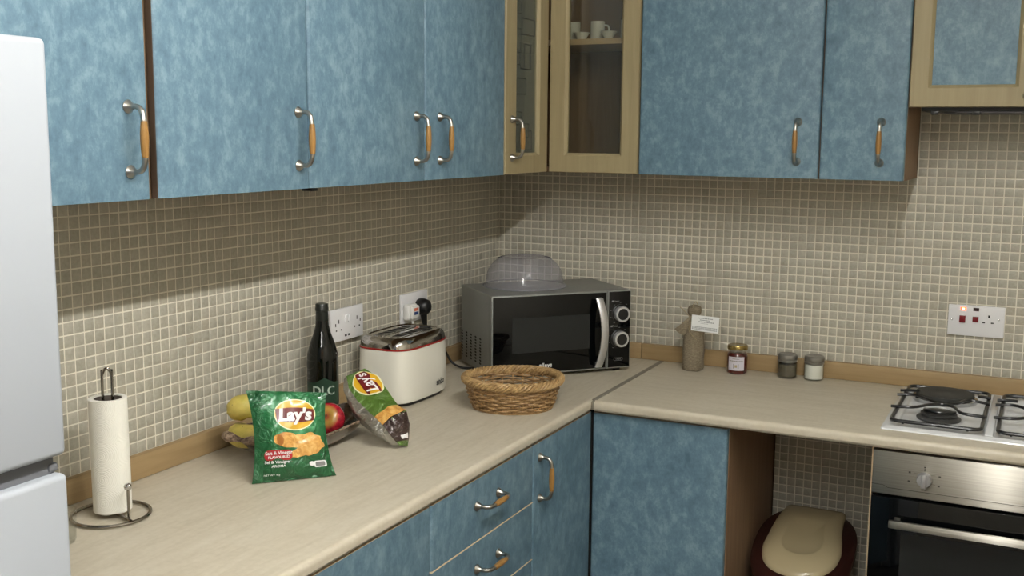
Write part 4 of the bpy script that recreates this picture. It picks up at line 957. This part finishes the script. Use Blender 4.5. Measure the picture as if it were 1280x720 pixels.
# ------------------------------------------------------------------ things along the back wall
bu = thing('burlap_bottle', 'bottle wrapped in grey burlap with twine bow, left of the jam jar', 'bottle', (.712, -.088, .9002))
bm = B(); prof = [(.001, .001), (.030, 0), (.033, .006), (.0325, .03), (.0335, .06), (.032, .10), (.0315, .128), (.027, .142), (.018, .152), (.0145, .160), (.016, .168), (.021, .176), (.022, .186), (.018, .196), (.008, .200), (.001, .1995)]
lathe(bm, prof, 36, caps=False)
for v in bm.verts:
    d = Vector((v.co.x, v.co.y, 0)); v.co += (d.normalized() if d.length > .002 else Vector())*(noise.noise(v.co*55)*.004)
finish('burlap_wrap', bm, 'burlap', bu, sharp=80)
bm = B(); rs = []
for p_, w in (((0, -.017, .166), .008), ((-.012, -.026, .150), .013), ((-.024, -.030, .132), .019), ((-.036, -.031, .116), .026)):
    v = Vector(p_); rs.append(ring(bm, [v+Vector((-w*.6, -.003, w*.4)), v+Vector((0, -.006, 0)), v+Vector((w*.6, -.001, -w*.3)), v+Vector((0, .002, 0))]))
skin(bm, rs, True, 0, True, True); bmesh.ops.recalc_face_normals(bm, faces=bm.faces); finish('burlap_tail', bm, 'burlap', bu)
tw = plain('pale_twine', (150, 136, 106), .9); bm = B()
for h in (.1575, .1605, .1635): tube(bm, [(.0165*math.cos(2*PI*k/24), .0165*math.sin(2*PI*k/24), h) for k in range(24)], .0013, 6, closed=True)
for pp in ([(0, -.018, .162), (.010, -.023, .165), (.022, -.024, .160), (.023, -.024, .150), (.012, -.022, .153), (0, -.019, .161)], [(0, -.018, .162), (-.014, -.022, .172), (-.028, -.022, .186), (-.040, -.022, .194)], [(0, -.018, .162), (-.008, -.024, .150), (-.018, -.026, .134)], [(0, -.02, .160), (-.006, -.034, .13), (.006, -.036, .112), (.020, -.036, .10)],
           [(-.004, -.014, .165), (.0, -.016, .20), (.007, -.012, .212), (.013, -.008, .20), (.012, -.006, .19)]): tube(bm, smooth_path(pp, 5), .0013, 6)
finish('twine', bm, tw, bu)
cm = Matrix.Translation((.003, -.038, .152)) @ Matrix.Rotation(math.radians(2), 4, 'Y')
bm = B(); box(bm, (0, 0, -.024), (.084, .0012, .024)); bm.transform(cm); tg = finish('gift_card', bm, 'card', bu)
bm = B(); m = cm @ frame_mat((0, -.0004, 0), (1, 0, 0), (0, 0, 1))
for i, (x0, x1) in enumerate(((.018, .066), (.026, .056), (.022, .070))): 
    for q in range(9):
        a = x0+(x1-x0)*q/9; quad(bm, m, a, .015-.0055*i, a+(x1-x0)/9*.7, .0175-.0055*i)
for q in range(8): quad(bm, m, .028+q*.003, .0000, .0300+q*.003, .0010)
for i in range(3):
    for q in range(18): a = .003+.0043*q; quad(bm, m, a, -.012-.0035*i, a+.0032, -.0102-.0035*i)
finish('card_print', bm, plain('grey_card_print', (112, 118, 122), .6), tg)

jr = thing('jam_jar', 'jam jar with gold lid and lilac label, left of the shakers', 'jar', (.845, -.072, .9002))
bm = B(); lathe(bm, [(.001, .0005), (.025, 0), (.0295, .004), (.0305, .010), (.0305, .052), (.029, .060), (.0255, .0645), (.001, .065)], 36, caps=False); finish('jam', bm, 'jam', jr)
bm = B(); lathe(bm, [(.0258, .0645), (.0262, .070), (.0262, .078)], 36, caps=False); finish('glass_neck', bm, 'clear_thin', jr)
bm = B(); lathe(bm, [(.0275, .0735), (.0300, .0740), (.0305, .0755), (.0305, .083), (.029, .0865), (.026, .0875), (.020, .0868), (.001, .087)], 40, caps=True); finish('lid', bm, 'gold_lid', jr)
CJ = math.atan2(-3.2, .81)-.12
bm = B(); rs = [ring(bm, [(.0309*math.cos(a), .0309*math.sin(a), z) for z in (.013, .054)]) for a in [CJ+q*.12 for q in range(-7, 8)]]; skin(bm, rs, False); lb = finish('label', bm, 'label_paper', jr)
bm = B()
def jq(a0, a1, z0, z1, r=.0312, mi=0): f = bm.faces.new([bm.verts.new((r*math.cos(CJ+a), r*math.sin(CJ+a), z)) for a, z in ((a0, z0), (a1, z0), (a1, z1), (a0, z1))]); f.material_index = mi
jq(-.26, .26, .019, .033); jq(-.11, .11, .022, .030, .0316, 1)
for z, w in ((.047, .35), (.0405, .7)):
    for q in range(10): a = -w+2*w*q/10; jq(a, a+w*.14, z, z+.0022, .0313, 0)
finish('label_print', bm, ['olive_print', 'cream_plastic'], lb)
def shaker(x, y, fill, lab, fh):
    t = thing('shaker', lab, 'shaker', (x, y, .9002))
    bm = B(); lathe(bm, [(.001, .001), (.026, 0), (.0285, .003), (.0285, .046), (.0255, .050), (.0245, .050), (.0268, .045), (.0268, .005), (.001, .0045)], 36, caps=False); finish('glass_jar', bm, 'clear_thin', t)
    bm = B(); lathe(bm, [(.001, .0048), (.0262, .005), (.0266, .008), (.0266, fh), (.001, fh+.001)], 36, caps=False); finish('contents', bm, fill, t)
    bm = B(); lathe(bm, [(.0262, .0475), (.0285, .049), (.0285, .053), (.0272, .0545), (.0285, .056), (.0290, .064), (.0280, .069), (.025, .0715), (.022, .0705), (.001, .0705)], 36); finish('lid', bm, 'smoke_lid', t)
shaker(.992, -.058, 'pepper', 'glass pepper shaker with smoky lid, next to the salt', .040)
shaker(1.069, -.052, 'salt', 'glass salt shaker full of white salt, rightmost jar', .046)

# ------------------------------------------------------------------ pedal bin in the niche
bi = thing('waste_bin', 'maroon plastic bin with cream domed lid in the niche beside the oven', 'bin', (1.105, -.27, .0))
def bsec(ax, ay, z, e=2.6, slope=0, cy=0, n=56): return [(x, y+cy, z+slope*y) for x, y in sellipse(ax, ay, e, n)]
bm = B(); rs = [ring(bm, bsec(*q)) for q in ((.100, .12, .0), (.104, .125, .01), (.118, .145, .25), (.132, .165, .42, 2.6, .28), (.140, .175, .452, 2.6, .30), (.138, .172, .468, 2.6, .30), (.118, .150, .476, 2.6, .30))]
skin(bm, rs, True, 0, True, True); bmesh.ops.recalc_face_normals(bm, faces=bm.faces); finish('bin_body', bm, 'brown_plastic', bi, sharp=60)
bm = B(); shape = [(x, y) for x, y in [(-.080, .150), (-.060, .155), (.060, .155), (.086, .148), (.088, .110), (.093, .060), (.104, .0), (.106, -.04), (.098, -.085), (.075, -.122), (.04, -.142), (0, -.148), (-.04, -.142), (-.075, -.122), (-.098, -.085), (-.106, -.04), (-.104, .0), (-.100, .060), (-.092, .110)]]; shape = [(p_.x, p_.y) for p_ in smooth_path([(x, y, 0) for x, y in shape]+[(-.080, .150, 0)], 4)[:-1]]
rs = []
for q, z in ((1.0, .476), (1.0, .482), (.95, .489), (.8, .497), (.55, .503), (.5, .502), (.46, .4985), (.2, .4975)): rs.append(ring(bm, [(x*q, (y-.02)*q+.02 if q > .6 else y*q-.01, z+.30*((y-.02)*q+.02 if q > .6 else y*q-.01)) for x, y in shape]))
skin(bm, rs, True, 0, True, True); bmesh.ops.recalc_face_normals(bm, faces=bm.faces); ld = finish('lid', bm, 'cream_plastic', bi, sharp=70)
bm = B(); lathe(bm, [(.020, .0), (.018, .003), (.001, .003)], 24, caps=False); bm.transform(Matrix.Translation((.005, .118, .4875+.30*.118)) @ Matrix.Rotation(math.atan(.3), 4, 'X') @ Matrix.Diagonal((1, .45, 1, 1))); bmesh.ops.recalc_face_normals(bm, faces=bm.faces); finish('lid_catch', bm, plain('brown_catch', (60, 44, 34), .4), ld)

for o in bpy.data.objects:
    if o.parent and o.name.split('.')[0] in ('line_pattern', 'socket_holes', 'grill_wires', 'vent_slots', 'feet', 'twine', 'dial_marks', 'label_print', 'card_print', 'base_weave'): o['kind'] = 'stuff'
